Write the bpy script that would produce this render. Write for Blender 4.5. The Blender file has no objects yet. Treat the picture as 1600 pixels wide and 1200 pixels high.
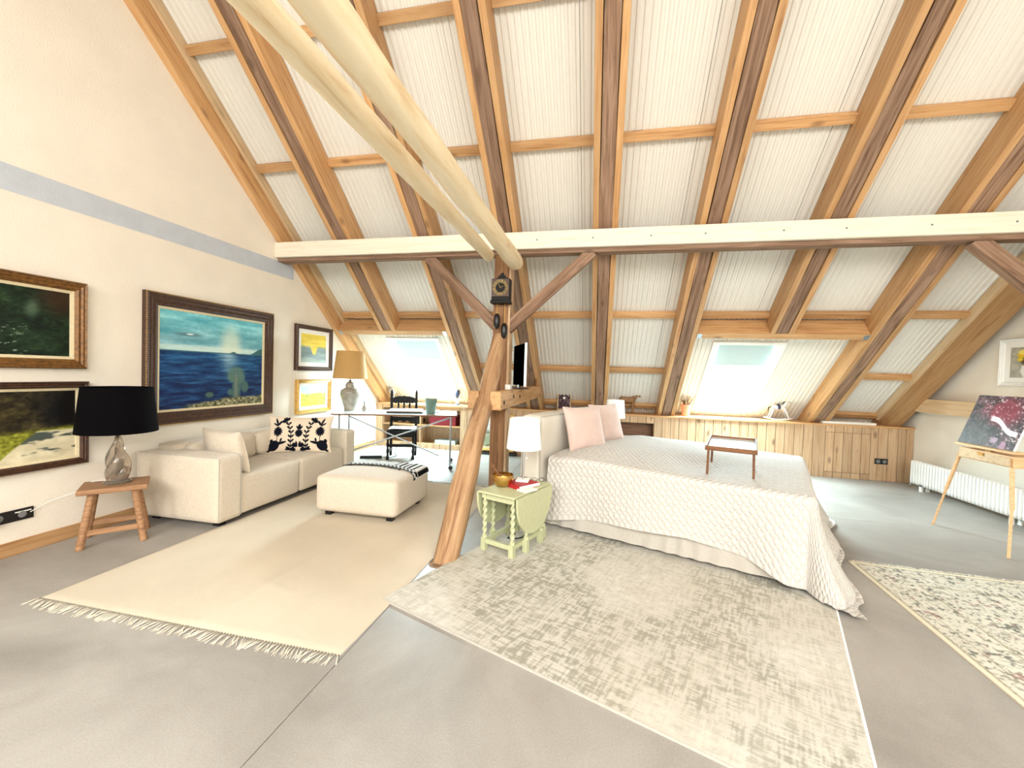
import bpy, bmesh, math, random
import numpy as np
from mathutils import Matrix, Vector

random.seed(7); rng = np.random.RandomState(11)
SC = bpy.context.scene; COL = SC.collection
# ------------------------------------------------------------------ camera
H = 1.45; FPX = 646.35; YAW, PIT, ROL = 0.2091784, -0.0243545, -0.03019505
def _rot(a, b, c):
    ca, sa, cb, sb, cc, sc = math.cos(a), math.sin(a), math.cos(b), math.sin(b), math.cos(c), math.sin(c)
    Rz = np.array([[ca, -sa, 0], [sa, ca, 0], [0, 0, 1]]); Rx = np.array([[1, 0, 0], [0, cb, -sb], [0, sb, cb]])
    Ry = np.array([[cc, 0, sc], [0, 1, 0], [-sc, 0, cc]])
    return Rz @ Rx @ Ry
CM = _rot(YAW, PIT, ROL); CP = np.array([0, 0, H])
cam = bpy.data.cameras.new('camera'); camo = bpy.data.objects.new('camera', cam); COL.objects.link(camo)
cam.sensor_fit = 'HORIZONTAL'; cam.sensor_width = 36.0; cam.lens = FPX / 1600 * 36.0; cam.clip_start = 0.02
camo.matrix_world = Matrix([[CM[0][0], CM[0][2], -CM[0][1], 0], [CM[1][0], CM[1][2], -CM[1][1], 0], [CM[2][0], CM[2][2], -CM[2][1], H], [0, 0, 0, 1]])
SC.camera = camo
# ------------------------------------------------------------------ light
w = bpy.data.worlds.new('world'); SC.world = w; w.use_nodes = True
bg = w.node_tree.nodes['Background']; bg.inputs[0].default_value = (0.93, 0.965, 1.0, 1); bg.inputs[1].default_value = 3.0
SC.view_settings.view_transform = 'Standard'; SC.view_settings.look = 'None'
SC.view_settings.gamma = 1; SC.view_settings.use_curve_mapping = False
SC.view_settings.exposure = 1.2
def area(name, loc, d, sx, sy, power, color):
    l = bpy.data.lights.new(name, 'AREA'); l.shape = 'RECTANGLE'; l.size = sx; l.size_y = sy; l.energy = power; l.color = color
    o = bpy.data.objects.new(name, l); COL.objects.link(o); o.location = loc
    o.rotation_euler = Vector(d).to_track_quat('-Z', 'Y').to_euler(); return o

for _x in (-2.9, -.9, 1.3, 3.3):            # added fill lights under the unseen opposite slope, standing in for guessed rooflights
    area('rear_fill', (_x, -2.7, 3.2), (0, .65, -.76), 1.2, 2.4, 85, (1.0, .975, .935))
for _x in (-3.08, 2.04):                    # daylight at the two skylights in view
    area('skylight', (_x, 6.99, 1.92), (0, -.65, -.76), .72, 1.3, 330, (.84, .93, 1.0))
# ------------------------------------------------------------------ pixel helpers (photo 1600x1200 -> point on a known surface)
def ray(u, v): return CM @ np.array([(u - 800) / FPX, 1, -(v - 600) / FPX])
def onz(u, v, z=0.0): d = ray(u, v); return Vector(CP + d * ((z - H) / d[2]))
def onx(u, v, x): d = ray(u, v); return Vector(CP + d * (x / d[0]))
def ony(u, v, y): d = ray(u, v); return Vector(CP + d * (y / d[1]))

# ------------------------------------------------------------------ mesh helpers
class MB:
    def __init__(s): s.V = []; s.F = []
    def add(s, V, F):
        o = len(s.V); s.V += [tuple(v) for v in V]; s.F += [tuple(i + o for i in f) for f in F]; return s
    def box(s, x0, x1, y0, y1, z0, z1, M=None):
        V = [(x, y, z) for x in (x0, x1) for y in (y0, y1) for z in (z0, z1)]
        if M is not None: V = [M @ Vector(v) for v in V]
        return s.add(V, [(0, 1, 3, 2), (4, 6, 7, 5), (0, 4, 5, 1), (2, 3, 7, 6), (0, 2, 6, 4), (1, 5, 7, 3)])
    def cbox(s, c, d, M=None):
        return s.box(c[0] - d[0] / 2, c[0] + d[0] / 2, c[1] - d[1] / 2, c[1] + d[1] / 2, c[2] - d[2] / 2, c[2] + d[2] / 2, M)
    def bar(s, p, q, wx, wz, up=(0, 0, 1)):
        p = Vector(p); q = Vector(q); d = (q - p); L = d.length; d.normalize(); up = Vector(up)
        if abs(d.dot(up)) > .99: up = Vector((0, 1, 0))
        r = d.cross(up).normalized(); u = r.cross(d)
        M = Matrix(((d.x, r.x, u.x, p.x), (d.y, r.y, u.y, p.y), (d.z, r.z, u.z, p.z), (0, 0, 0, 1)))
        return s.box(0, L, -wx / 2, wx / 2, -wz / 2, wz / 2, M)
    def lathe(s, prof, n=24, c=(0, 0, 0), cap=True, M=None):
        V = []; F = []
        for r, z in prof:
            for k in range(n):
                a = 2 * math.pi * k / n; V.append(Vector((c[0] + r * math.cos(a), c[1] + r * math.sin(a), c[2] + z)))
        for i in range(len(prof) - 1):
            for k in range(n):
                k2 = (k + 1) % n; F.append((i * n + k, i * n + k2, (i + 1) * n + k2, (i + 1) * n + k))
        if cap:
            F.append(tuple(range(n))[::-1]); F.append(tuple((len(prof) - 1) * n + k for k in range(n)))
        if M is not None: V = [M @ v for v in V]
        return s.add(V, F)
    def tube(s, pts, r, n=8, cap=True, flat=1.0):
        pts = [Vector(p) for p in pts]; m = len(pts); rr = r if hasattr(r, '__len__') else [r] * m
        V = []; F = []; up = Vector((0, 0, 1)); prev = None
        for i, p in enumerate(pts):
            d = (pts[min(i + 1, m - 1)] - pts[max(i - 1, 0)]).normalized()
            if prev is None:
                a = up if abs(d.dot(up)) < .9 else Vector((1, 0, 0)); x = d.cross(a).normalized()
            else:
                x = (prev - d * prev.dot(d)).normalized()
            prev = x; y = d.cross(x)
            for k in range(n):
                t = 2 * math.pi * k / n; V.append(p + x * math.cos(t) * rr[i] + y * math.sin(t) * rr[i] * flat)
        for i in range(m - 1):
            for k in range(n):
                k2 = (k + 1) % n; F.append((i * n + k, i * n + k2, (i + 1) * n + k2, (i + 1) * n + k))
        if cap: F.append(tuple(range(n))[::-1]); F.append(tuple((m - 1) * n + k for k in range(n)))
        return s.add(V, F)
    def prism(s, poly, z0, z1, M=None):
        n = len(poly); V = [Vector((x, y, z0)) for x, y in poly] + [Vector((x, y, z1)) for x, y in poly]
        if M is not None: V = [M @ v for v in V]
        F = [tuple(range(n))[::-1], tuple(range(n, 2 * n))] + [(i, (i + 1) % n, n + (i + 1) % n, n + i) for i in range(n)]
        return s.add(V, F)
    def grid(s, P):          # P: (ny, nx, 3) array
        ny, nx = P.shape[:2]; V = [tuple(p) for p in P.reshape(-1, 3)]
        F = [(j * nx + i, j * nx + i + 1, (j + 1) * nx + i + 1, (j + 1) * nx + i) for j in range(ny - 1) for i in range(nx - 1)]
        return s.add(V, F)
    def rbox(s, x0, x1, y0, y1, z0, z1, r=.05, n=7, bulge=0.0, M=None):
        c = np.array([(x0 + x1) / 2, (y0 + y1) / 2, (z0 + z1) / 2]); h = np.array([x1 - x0, y1 - y0, z1 - z0]) / 2
        g = np.linspace(-1, 1, n)
        # denser near the edges
        g = np.sign(g) * np.abs(g) ** .55
        for ax in range(3):
            for sg in (-1, 1):
                a, b = [(1, 2), (2, 0), (0, 1)][ax]
                A, B = np.meshgrid(g, g); P = np.zeros((n, n, 3)); P[..., ax] = sg; P[..., a] = A * sg; P[..., b] = B
                Q = P * h; I = np.clip(Q, -(h - r), h - r); D = Q - I
                ln = np.linalg.norm(D, axis=-1, keepdims=True); ln[ln == 0] = 1
                Q = I + D / ln * r
                if bulge: Q[..., ax] += sg * bulge * (1 - A ** 2) * (1 - B ** 2)
                Q = Q + c
                if M is not None: Q = np.array([[tuple(M @ Vector(p)) for p in row] for row in Q])
                s.grid(Q)
        return s
def rot_mat(axis, ang): return Matrix.Rotation(ang, 4, axis)
def T(x, y, z): return Matrix.Translation((x, y, z))
def catmull(P, n=8):
    P = [Vector(p) for p in P]; out = []
    for i in range(len(P) - 1):
        a = P[max(i - 1, 0)]; b = P[i]; c = P[i + 1]; d = P[min(i + 2, len(P) - 1)]
        for k in range(n):
            t = k / n; out.append(.5 * ((2 * b) + (c - a) * t + (2 * a - 5 * b + 4 * c - d) * t * t + (3 * b - a - 3 * c + d) * t ** 3))
    out.append(P[-1]); return out

def basis(o, xdir, ydir):
    x = Vector(xdir).normalized(); y = Vector(ydir); z = x.cross(y).normalized(); y = z.cross(x)
    return Matrix(((x.x, y.x, z.x, o[0]), (x.y, y.y, z.y, o[1]), (x.z, y.z, z.z, o[2]), (0, 0, 0, 1)))
WM = {}
def obj(name, mb, mat, parent=None, M=None, smooth=False, bevel=0, seg=2, weld=False, col=None):
    me = bpy.data.meshes.new(name); me.from_pydata([tuple(v) for v in mb.V], [], mb.F)
    if bevel or weld:
        bm = bmesh.new(); bm.from_mesh(me)
        if weld: bmesh.ops.remove_doubles(bm, verts=bm.verts, dist=1e-4)
        if bevel: bmesh.ops.bevel(bm, geom=bm.edges[:], offset=bevel, segments=seg, affect='EDGES', profile=.5, clamp_overlap=True)
        bmesh.ops.recalc_face_normals(bm, faces=bm.faces); bm.to_mesh(me); bm.free()
    me.update()
    if smooth:
        me.polygons.foreach_set('use_smooth', [True] * len(me.polygons))
        if smooth != True: me.set_sharp_from_angle(angle=math.radians(smooth))
    if col is not None:
        a = me.color_attributes.new('Col', 'FLOAT_COLOR', 'POINT'); c = np.ones((len(me.vertices), 4), np.float32); c[:, :3] = col
        a.data.foreach_set('color', c.ravel())
    me.materials.append(mat)
    o = bpy.data.objects.new(name, me); COL.objects.link(o)
    if parent is not None: o.parent = parent
    if M is not None: o.matrix_basis = M
    return o
def thing(name, label, cat, M=None, group=None, kind=None):
    o = bpy.data.objects.new(name, None); COL.objects.link(o); o.empty_display_size = .1
    if M is not None: o.matrix_basis = M
    tag(o, label, cat, group, kind); return o
def tag(o, label=None, cat=None, group=None, kind=None):
    if label: o['label'] = label
    if cat: o['category'] = cat
    if group: o['group'] = group
    if kind: o['kind'] = kind
    return o
def struct(o, label=None): o['kind'] = 'structure'; (label and o.__setitem__('label', label)); return o
def share(src, parent=None, M=None):
    o = src.copy(); COL.objects.link(o); o.parent = parent
    if M is not None: o.matrix_basis = M
    return o

# ------------------------------------------------------------------ materials
def lin(c):
    c = np.asarray(c, float) / 255.0
    return np.where(c <= .04045, c / 12.92, ((c + .055) / 1.055) ** 2.4)
def L4(c): return tuple(lin(c)) + (1.0,)
def newmat(name):
    m = bpy.data.materials.new(name); m.use_nodes = True; nt = m.node_tree; return m, nt, nt.nodes['Principled BSDF']
def nd(nt, t, **kw):
    n = nt.nodes.new(t)
    for k, v in kw.items():
        if k in n.inputs: n.inputs[k].default_value = v
        else: setattr(n, k, v)
    return n
def ramp(nt, fac, stops):
    r = nt.nodes.new('ShaderNodeValToRGB'); e = r.color_ramp.elements
    while len(e) < len(stops): e.new(.5)
    for x, (p, c) in zip(e, stops): x.position = p; x.color = c if len(c) == 4 else tuple(c) + (1,)
    nt.links.new(fac, r.inputs[0]); return r
def plain(name, c, rough=.6, metal=0, noise=0, nscale=20, bump=0, bscale=200, spec=.5, trans=0, emis=None, sheen=0, c2=None):
    m, nt, b = newmat(name); b.inputs['Base Color'].default_value = L4(c); b.inputs['Roughness'].default_value = rough
    b.inputs['Metallic'].default_value = metal; b.inputs['Specular IOR Level'].default_value = spec
    if trans: b.inputs['Transmission Weight'].default_value = trans
    if sheen: b.inputs['Sheen Weight'].default_value = sheen
    tc = nd(nt, 'ShaderNodeTexCoord')
    if noise:
        n = nd(nt, 'ShaderNodeTexNoise', Scale=nscale, Detail=6.0); nt.links.new(tc.outputs['Object'], n.inputs['Vector'])
        a = np.clip(np.array(c) * (1 - noise), 0, 255) if c2 is None else c2; d = np.clip(np.array(c) * (1 + noise), 0, 255)
        r = ramp(nt, n.outputs[0], [(.3, L4(a)), (.7, L4(d))]); nt.links.new(r.outputs[0], b.inputs['Base Color'])
    if bump:
        n = nd(nt, 'ShaderNodeTexNoise', Scale=bscale, Detail=3.0); nt.links.new(tc.outputs['Object'], n.inputs['Vector'])
        bp = nd(nt, 'ShaderNodeBump', Strength=bump, Distance=.01); nt.links.new(n.outputs[0], bp.inputs['Height']); nt.links.new(bp.outputs[0], b.inputs['Normal'])
    return m
def wood(name, c1, c2, dark, axis=0, scale=1.0, knots=.5, rough=.55, var=.25, grain=14):
    m, nt, b = newmat(name); tc = nd(nt, 'ShaderNodeTexCoord'); oi = nd(nt, 'ShaderNodeObjectInfo')
    off = nd(nt, 'ShaderNodeVectorMath', operation='SCALE'); off.inputs[0].default_value = (37, 91, 53); nt.links.new(oi.outputs['Random'], off.inputs['Scale'])
    ad = nd(nt, 'ShaderNodeVectorMath', operation='ADD'); nt.links.new(tc.outputs['Object'], ad.inputs[0]); nt.links.new(off.outputs[0], ad.inputs[1])
    sc = [grain * scale] * 3; sc[axis] = .7 * scale
    mp = nd(nt, 'ShaderNodeMapping'); mp.inputs['Scale'].default_value = sc; nt.links.new(ad.outputs[0], mp.inputs['Vector'])
    n = nd(nt, 'ShaderNodeTexNoise', Scale=2.2, Detail=8.0, Roughness=.62, Distortion=.7); nt.links.new(mp.outputs[0], n.inputs['Vector'])
    r = ramp(nt, n.outputs[0], [(.30, L4(dark)), (.45, L4(c1)), (.62, L4(c2)), (.8, L4(c1))])
    sk = [5.0 * scale] * 3; sk[axis] = 2.2 * scale
    mk = nd(nt, 'ShaderNodeMapping'); mk.inputs['Scale'].default_value = sk; nt.links.new(ad.outputs[0], mk.inputs['Vector'])
    vo = nd(nt, 'ShaderNodeTexVoronoi', Scale=1.0); nt.links.new(mk.outputs[0], vo.inputs['Vector'])
    kr = ramp(nt, vo.outputs['Distance'], [(.05, (1, 1, 1, 1)), (.17, (0, 0, 0, 1))])
    km = nd(nt, 'ShaderNodeMath', operation='MULTIPLY'); km.inputs[1].default_value = knots; nt.links.new(kr.outputs[0], km.inputs[0])
    mx = nd(nt, 'ShaderNodeMix', data_type='RGBA'); nt.links.new(km.outputs[0], mx.inputs['Factor']); nt.links.new(r.outputs[0], mx.inputs['A']); mx.inputs['B'].default_value = L4(np.array(dark) * .62)
    hv = nd(nt, 'ShaderNodeHueSaturation'); mr = nd(nt, 'ShaderNodeMapRange'); nt.links.new(oi.outputs['Random'], mr.inputs[0]); mr.inputs[3].default_value = 1 - var; mr.inputs[4].default_value = 1 + var * .6
    nt.links.new(mr.outputs[0], hv.inputs['Value']); nt.links.new(mx.outputs['Result'], hv.inputs['Color']); nt.links.new(hv.outputs[0], b.inputs['Base Color'])
    b.inputs['Roughness'].default_value = rough
    bp = nd(nt, 'ShaderNodeBump', Strength=.25, Distance=.004); nt.links.new(n.outputs[0], bp.inputs['Height']); nt.links.new(bp.outputs[0], b.inputs['Normal'])
    return m
def vcol(name, rough=.7, bump=.15, bscale=60, spec=.3):
    m, nt, b = newmat(name); a = nd(nt, 'ShaderNodeVertexColor', layer_name='Col'); nt.links.new(a.outputs[0], b.inputs['Base Color'])
    b.inputs['Roughness'].default_value = rough; b.inputs['Specular IOR Level'].default_value = spec
    tc = nd(nt, 'ShaderNodeTexCoord'); n = nd(nt, 'ShaderNodeTexNoise', Scale=bscale, Detail=4.0); nt.links.new(tc.outputs['Object'], n.inputs['Vector'])
    bp = nd(nt, 'ShaderNodeBump', Strength=bump, Distance=.005); nt.links.new(n.outputs[0], bp.inputs['Height']); nt.links.new(bp.outputs[0], b.inputs['Normal'])
    return m
def glass(name, tint=(235, 245, 245), mixf=.05, rough=.02):
    m, nt, b = newmat(name); nt.nodes.remove(b); out = nt.nodes['Material Output']
    t = nd(nt, 'ShaderNodeBsdfTransparent'); t.inputs[0].default_value = L4(tint); g = nd(nt, 'ShaderNodeBsdfGlossy', Roughness=rough)
    mx = nd(nt, 'ShaderNodeMixShader'); mx.inputs[0].default_value = mixf
    nt.links.new(t.outputs[0], mx.inputs[1]); nt.links.new(g.outputs[0], mx.inputs[2]); nt.links.new(mx.outputs[0], out.inputs[0]); return m

M_ = {}
M_['pine'] = wood('pine', (194, 148, 98), (208, 166, 118), (162, 112, 70), 0, knots=.6)
M_['pine_light'] = wood('pine_light', (206, 176, 136), (218, 190, 152), (186, 150, 110), 0, knots=.35, var=.1)
M_['pine_v'] = wood('pine_vertical', (190, 156, 120), (202, 172, 138), (166, 128, 92), 2, knots=.8, var=.14)
M_['old'] = wood('old_timber', (132, 102, 80), (160, 130, 108), (92, 66, 50), 0, knots=.5, rough=.8, var=.2)
M_['old_v'] = wood('old_timber_vertical', (136, 98, 66), (162, 122, 86), (94, 62, 40), 2, knots=.5, rough=.8, var=.05)
M_['log'] = wood('peeled_log', (164, 126, 90), (194, 158, 120), (122, 86, 58), 0, knots=.3, rough=.7, var=.05, grain=9)
M_['palelog'] = wood('pale_log', (232, 214, 178), (238, 224, 194), (214, 186, 144), 0, knots=.25, rough=.6, var=.04, grain=7)
M_['board'] = wood('white_board', (232, 222, 202), (238, 230, 212), (222, 208, 182), 0, knots=.1, var=.02)
M_['oak'] = wood('oak', (150, 110, 76), (176, 134, 96), (112, 76, 48), 0, knots=.2, var=.1, scale=2)
M_['walnut'] = wood('dark_brown_wood', (112, 72, 42), (132, 90, 54), (84, 50, 28), 0, knots=.0, var=.1, scale=2)
M_['ebony'] = plain('black_stained_wood', (12, 8, 7), .5, noise=.3, spec=.2)
M_['beech'] = wood('beech', (216, 176, 128), (228, 192, 148), (196, 150, 102), 0, knots=.05, var=.05, scale=2)
M_['white'] = plain('white_paint', (244, 244, 240), .4)
M_['plaster'] = plain('cream_plaster', (240, 232, 218), .9, noise=.012, nscale=3, bump=.25, bscale=90)
M_['stripe'] = plain('blue_grey_paint', (196, 203, 212), .9, noise=.02, nscale=8, bump=.2, bscale=90)
M_['panel'] = plain('white_panel', (226, 223, 214), .45)
M_['black'] = plain('black_plastic', (14, 14, 16), .35)
M_['blackcloth'] = plain('black_fabric', (3, 2, 4), .95, bump=.1, bscale=300, spec=.1)
M_['sofa'] = plain('beige_fabric', (210, 198, 180), .9, noise=.03, nscale=60, bump=.25, bscale=400, sheen=.2)
M_['bedbase'] = plain('pale_grey_fabric', (186, 181, 172), .9, noise=.02, nscale=40, bump=.15, bscale=300)
M_['head'] = plain('cream_headboard', (214, 207, 194), .9, bump=.12, bscale=300)
M_['pink'] = plain('blush_velvet', (206, 182, 172), .85, noise=.03, nscale=6, sheen=.5)
M_['sheet'] = plain('white_sheet', (240, 236, 230), .85)
M_['shade'] = plain('white_lampshade', (246, 246, 244), .8)
M_['tan'] = plain('tan_lampshade', (186, 146, 88), .85, noise=.04, nscale=100)
M_['jar'] = plain('grey_ceramic', (150, 142, 128), .25, noise=.12, nscale=14)
M_['chrome'] = plain('chrome', (205, 208, 212), .18, metal=1)
M_['steel'] = plain('brushed_steel', (176, 182, 186), .3, metal=1)
M_['brass'] = plain('brass', (196, 158, 92), .28, metal=1, noise=.12, nscale=14)
M_['green'] = plain('pale_green_paint', (190, 194, 156), .55, noise=.025, nscale=30)
M_['red'] = plain('red_cover', (170, 24, 36), .5)
M_['maroon'] = plain('dark_red_card', (122, 18, 34), .6)
M_['paper'] = plain('white_paper', (244, 242, 236), .8)
M_['paleblue'] = plain('pale_blue_card', (178, 200, 204), .7)
M_['terracotta'] = plain('terracotta', (216, 150, 118), .8, noise=.04)
M_['twig'] = plain('dry_twig', (128, 98, 62), .9)
M_['bloom'] = plain('dry_bloom', (216, 196, 168), .9)
M_['porcelain'] = plain('porcelain', (226, 224, 222), .3)
M_['navy'] = plain('dark_blue_glaze', (50, 58, 84), .4)
M_['donkey'] = wood('carved_brown_wood', (130, 92, 58), (156, 116, 74), (92, 62, 36), 0, scale=4, knots=0, var=0)
M_['grey'] = plain('grey_plastic', (120, 122, 124), .5)
M_['oldbrass'] = plain('tarnished_brass', (122, 102, 58), .55, metal=.2, noise=.2, nscale=40)
M_['gilt'] = plain('gilt_wood', (112, 76, 34), .45, noise=.22, nscale=40, metal=.25)
M_['bronze'] = plain('dark_bronze_wood', (66, 42, 28), .45, noise=.25, nscale=40, metal=.1)
M_['gold'] = plain('pale_gold', (204, 164, 88), .4, metal=.35, noise=.1, nscale=30)
M_['liner'] = plain('linen_liner', (214, 200, 164), .8, noise=.04, nscale=80)
M_['glaze'] = glass('window_glass'); M_['crystal'] = None
m, nt, b = newmat('smoky_crystal'); b.inputs['Base Color'].default_value = L4((214, 202, 186)); b.inputs['Transmission Weight'].default_value = .85; b.inputs['Roughness'].default_value = .05; b.inputs['IOR'].default_value = 1.5; M_['crystal'] = m
m, nt, b = newmat('frosted_green_glass'); b.inputs['Base Color'].default_value = L4((120, 146, 132)); b.inputs['Transmission Weight'].default_value = .35; b.inputs['Roughness'].default_value = .3; M_['vase'] = m
M_['vc'] = vcol('painted_canvas', .55); M_['vcrug'] = vcol('woven_rug', .95, .5, 160, .1); M_['vccloth'] = vcol('printed_cloth', .9, .2, 300, .1)
# concrete
m, nt, b = newmat('concrete'); tc = nd(nt, 'ShaderNodeTexCoord')
n1 = nd(nt, 'ShaderNodeTexNoise', Scale=.9, Detail=7.0, Roughness=.6, Distortion=.6); n2 = nd(nt, 'ShaderNodeTexNoise', Scale=120.0, Detail=2.0)
for q in (n1, n2): nt.links.new(tc.outputs['Object'], q.inputs['Vector'])
r1 = ramp(nt, n1.outputs[0], [(.3, L4((138, 134, 128))), (.5, L4((158, 154, 148))), (.72, L4((178, 175, 169)))]); r2 = ramp(nt, n2.outputs[0], [(.35, (.86, .86, .86, 1)), (.65, (1, 1, 1, 1))])
mx = nd(nt, 'ShaderNodeMix', data_type='RGBA', blend_type='MULTIPLY'); mx.inputs['Factor'].default_value = .8
nt.links.new(r1.outputs[0], mx.inputs['A']); nt.links.new(r2.outputs[0], mx.inputs['B']); nt.links.new(mx.outputs['Result'], b.inputs['Base Color']); b.inputs['Roughness'].default_value = .42; b.inputs['Specular IOR Level'].default_value = .35
M_['concrete'] = m
# cream woven rug
M_['fringe'] = plain('cotton_fringe', (222, 212, 194), .9)
M_['creamrug'] = plain('cream_cotton', (206, 194, 174), .95, noise=.04, nscale=1.2, bump=.35, bscale=260)
# quilted bedspread: ogee relief from the cloth's own uv
m, nt, b = newmat('quilted_bedspread'); b.inputs['Base Color'].default_value = L4((204, 200, 194)); b.inputs['Roughness'].default_value = .85
uv = nd(nt, 'ShaderNodeUVMap'); sp = nd(nt, 'ShaderNodeSeparateXYZ'); nt.links.new(uv.outputs[0], sp.inputs[0])
def mth(op, a, b_=None, c=None):
    q = nd(nt, 'ShaderNodeMath', operation=op)
    for i, x in enumerate((a, b_, c)):
        if x is None: continue
        if isinstance(x, (int, float)): q.inputs[i].default_value = x
        else: nt.links.new(x, q.inputs[i])
    return q.outputs[0]
K = 2 * math.pi / .105
wv = mth('SINE', mth('MULTIPLY', sp.outputs[1], K * .62)); s1 = mth('SINE', mth('ADD', mth('MULTIPLY', sp.outputs[0], K), mth('MULTIPLY', wv, 1.45)))
s2 = mth('SINE', mth('SUBTRACT', mth('MULTIPLY', sp.outputs[0], K), mth('MULTIPLY', wv, 1.45)))
hh = mth('MULTIPLY', mth('ABSOLUTE', s1), mth('ABSOLUTE', s2)); hh = mth('POWER', hh, .6)
bp = nd(nt, 'ShaderNodeBump', Strength=.6, Distance=.015); nt.links.new(hh, bp.inputs['Height']); nt.links.new(bp.outputs[0], b.inputs['Normal'])
M_['spread'] = m

# numpy noise -------------------------------------------------------
_NT = {}
def vnoise(x, y, seed=0):
    if seed not in _NT: _NT[seed] = np.random.RandomState(seed).rand(256, 256)
    r = _NT[seed]; xi = np.floor(x).astype(int); yi = np.floor(y).astype(int); fx = x - xi; fy = y - yi
    fx = fx * fx * (3 - 2 * fx); fy = fy * fy * (3 - 2 * fy); g = lambda i, j: r[j % 256, i % 256]
    return (g(xi, yi) * (1 - fx) + g(xi + 1, yi) * fx) * (1 - fy) + (g(xi, yi + 1) * (1 - fx) + g(xi + 1, yi + 1) * fx) * fy
def fbm(x, y, seed=0, o=4):
    s = 0; a = .5; t = 0
    for k in range(o): s = s + a * vnoise(x * 2 ** k, y * 2 ** k, seed + k); t += a; a *= .55
    return s / t
def sm(a, b, x): t = np.clip((x - a) / (b - a), 0, 1); return t * t * (3 - 2 * t)
def C(*c): return np.array(c, float)
def lay(img, mask, c): return img * (1 - mask[..., None]) + np.asarray(c, float) * mask[..., None]
def flat_grid(wd, hg, nx, ny, func, z=0.0, off=(0, 0)):
    U, V = np.meshgrid(np.linspace(0, 1, nx), np.linspace(0, 1, ny)); P = np.stack([U * wd + off[0], V * hg + off[1], np.zeros_like(U) + z], -1)
    return MB().grid(P), lin(np.clip(func(U, V), 0, 255)).reshape(-1, 3)

# ================================================================== STRUCTURE
AX = math.atan(.853); ca, sa = math.cos(AX), math.sin(AX)
DV = Vector((0, -ca, sa)); NV = Vector((0, sa, ca)); P0 = Vector((0, 5.888, 2.062))
ROOF = Matrix(((0, 1, 0, P0.x), (DV.y, 0, NV.y, P0.y), (DV.z, 0, NV.z, P0.z), (0, 0, 0, 1)))   # local X up the slope, Y = world x, Z out through the roof
XL, XR = -4.2, 4.6; YB = 7.25; TOPT = 6.45; YFRONT = -5.6
def t_of_y(y, h=0): return (5.888 + sa * h - y) / ca
# floor: concrete slabs with saw joints
fl = struct(thing('floor', 'grey concrete floor', None)); del fl['label']
for (x0, x1, y0, y1) in ((XL, -1.221, YFRONT, 7.9), (-1.217, XR, YFRONT, 5.06), (-1.217, XR, 5.064, 7.9)):
    obj('slab', MB().box(x0, x1, y0, y1, -.08, 0), M_['concrete'], fl)
obj('joint_bed', MB().box(XL, XR, YFRONT, 7.9, -.1, -.02), M_['black'], fl)
# gable walls
def gable(name, x0, x1):
    yr = (P0 + DV * TOPT).y; top = lambda y: P0.z + .853 * (5.888 - y) + .42
    poly = [(YFRONT, 0), (7.95, 0), (7.95, top(7.95)), (yr, top(yr)), (YFRONT, top(yr) - .853 * (yr - YFRONT))]
    n = len(poly); V = [(x0, y, z) for y, z in poly] + [(x1, y, z) for y, z in poly]
    mb = MB().add(V, [tuple(range(n)), tuple(range(n, 2 * n))[::-1]] + [(i, i + n, (i + 1) % n + n, (i + 1) % n) for i in range(n)])
    return struct(obj(name, mb, M_['plaster'], weld=True))
gable('wall_left', XL - .15, XL); gable('wall_right', XR, XR + .15)
struct(obj('trim_1', MB().box(XL, XL + .004, YFRONT, 5.0, 2.655, 2.845), M_['stripe']))
struct(obj('baseboard_left', MB().box(YFRONT, 7.2, -.02, 0, 0, .105), M_['pine'], M=Matrix(((0, -1, 0, XL), (1, 0, 0, 0), (0, 0, 1, 0), (0, 0, 0, 1))), bevel=.003))
# roof deck behind the panels, with window openings
WIN = [(-3.08, -2.35), (2.04, 2.25)]; WT0, WT1, WHW = -2.03, -.41, .475
ce = struct(thing('ceiling', 'c', None)); del ce['label']; ce.matrix_basis = ROOF
deck = MB(); xs = [XL - .15, WIN[0][0] - WHW, WIN[0][0] + WHW, WIN[1][0] - WHW, WIN[1][0] + WHW, XR + .15]
for i in range(5):
    if i in (1, 3):
        deck.box(WT1, TOPT, xs[i], xs[i + 1], .30, .36); deck.box(-3.0, WT0, xs[i], xs[i + 1], .30, .36)
    else: deck.box(-3.0, TOPT, xs[i], xs[i + 1], .30, .36)
obj('roof_deck', deck, M_['grey'], ce)
RC = [-4.155, -3.25, -2.15, -1.12, 0.0, 1.105, 2.25, 3.37, 4.375]     # rafter centre lines
BND = [XL, -3.25, -2.15, -1.12, 0.0, 1.105, 2.25, 3.37, XR]
def ribbed(x0, x1, t0, t1, h=.278, pitch=.062, dep=.009):
    mb = MB(); n = max(1, int(round((x1 - x0) / pitch))); p = (x1 - x0) / n; xsx = []; hs = []
    for k in range(n):
        for f, q in ((0, 0), (.36, 0), (.5, dep), (.86, dep)): xsx.append(x0 + (k + f) * p); hs.append(h + q)
    xsx.append(x1); hs.append(h)
    V = []; F = []
    for x, q in zip(xsx, hs): V += [(t0, x, q), (t1, x, q)]
    for k in range(len(xsx) - 1): F.append((2 * k, 2 * k + 1, 2 * k + 3, 2 * k + 2))
    return mb.add(V, F)
def hole_panel(wx, x0, x1):
    mb = ribbed(x0, wx - WHW, -2.4, 0.0); r = ribbed(wx + WHW, x1, -2.4, 0.0); mb.add(r.V, r.F)
    for (a, b_) in ((-2.4, WT0), (WT1, 0.0)): r = ribbed(wx - WHW, wx + WHW, a, b_); mb.add(r.V, r.F)
    return mb
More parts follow.
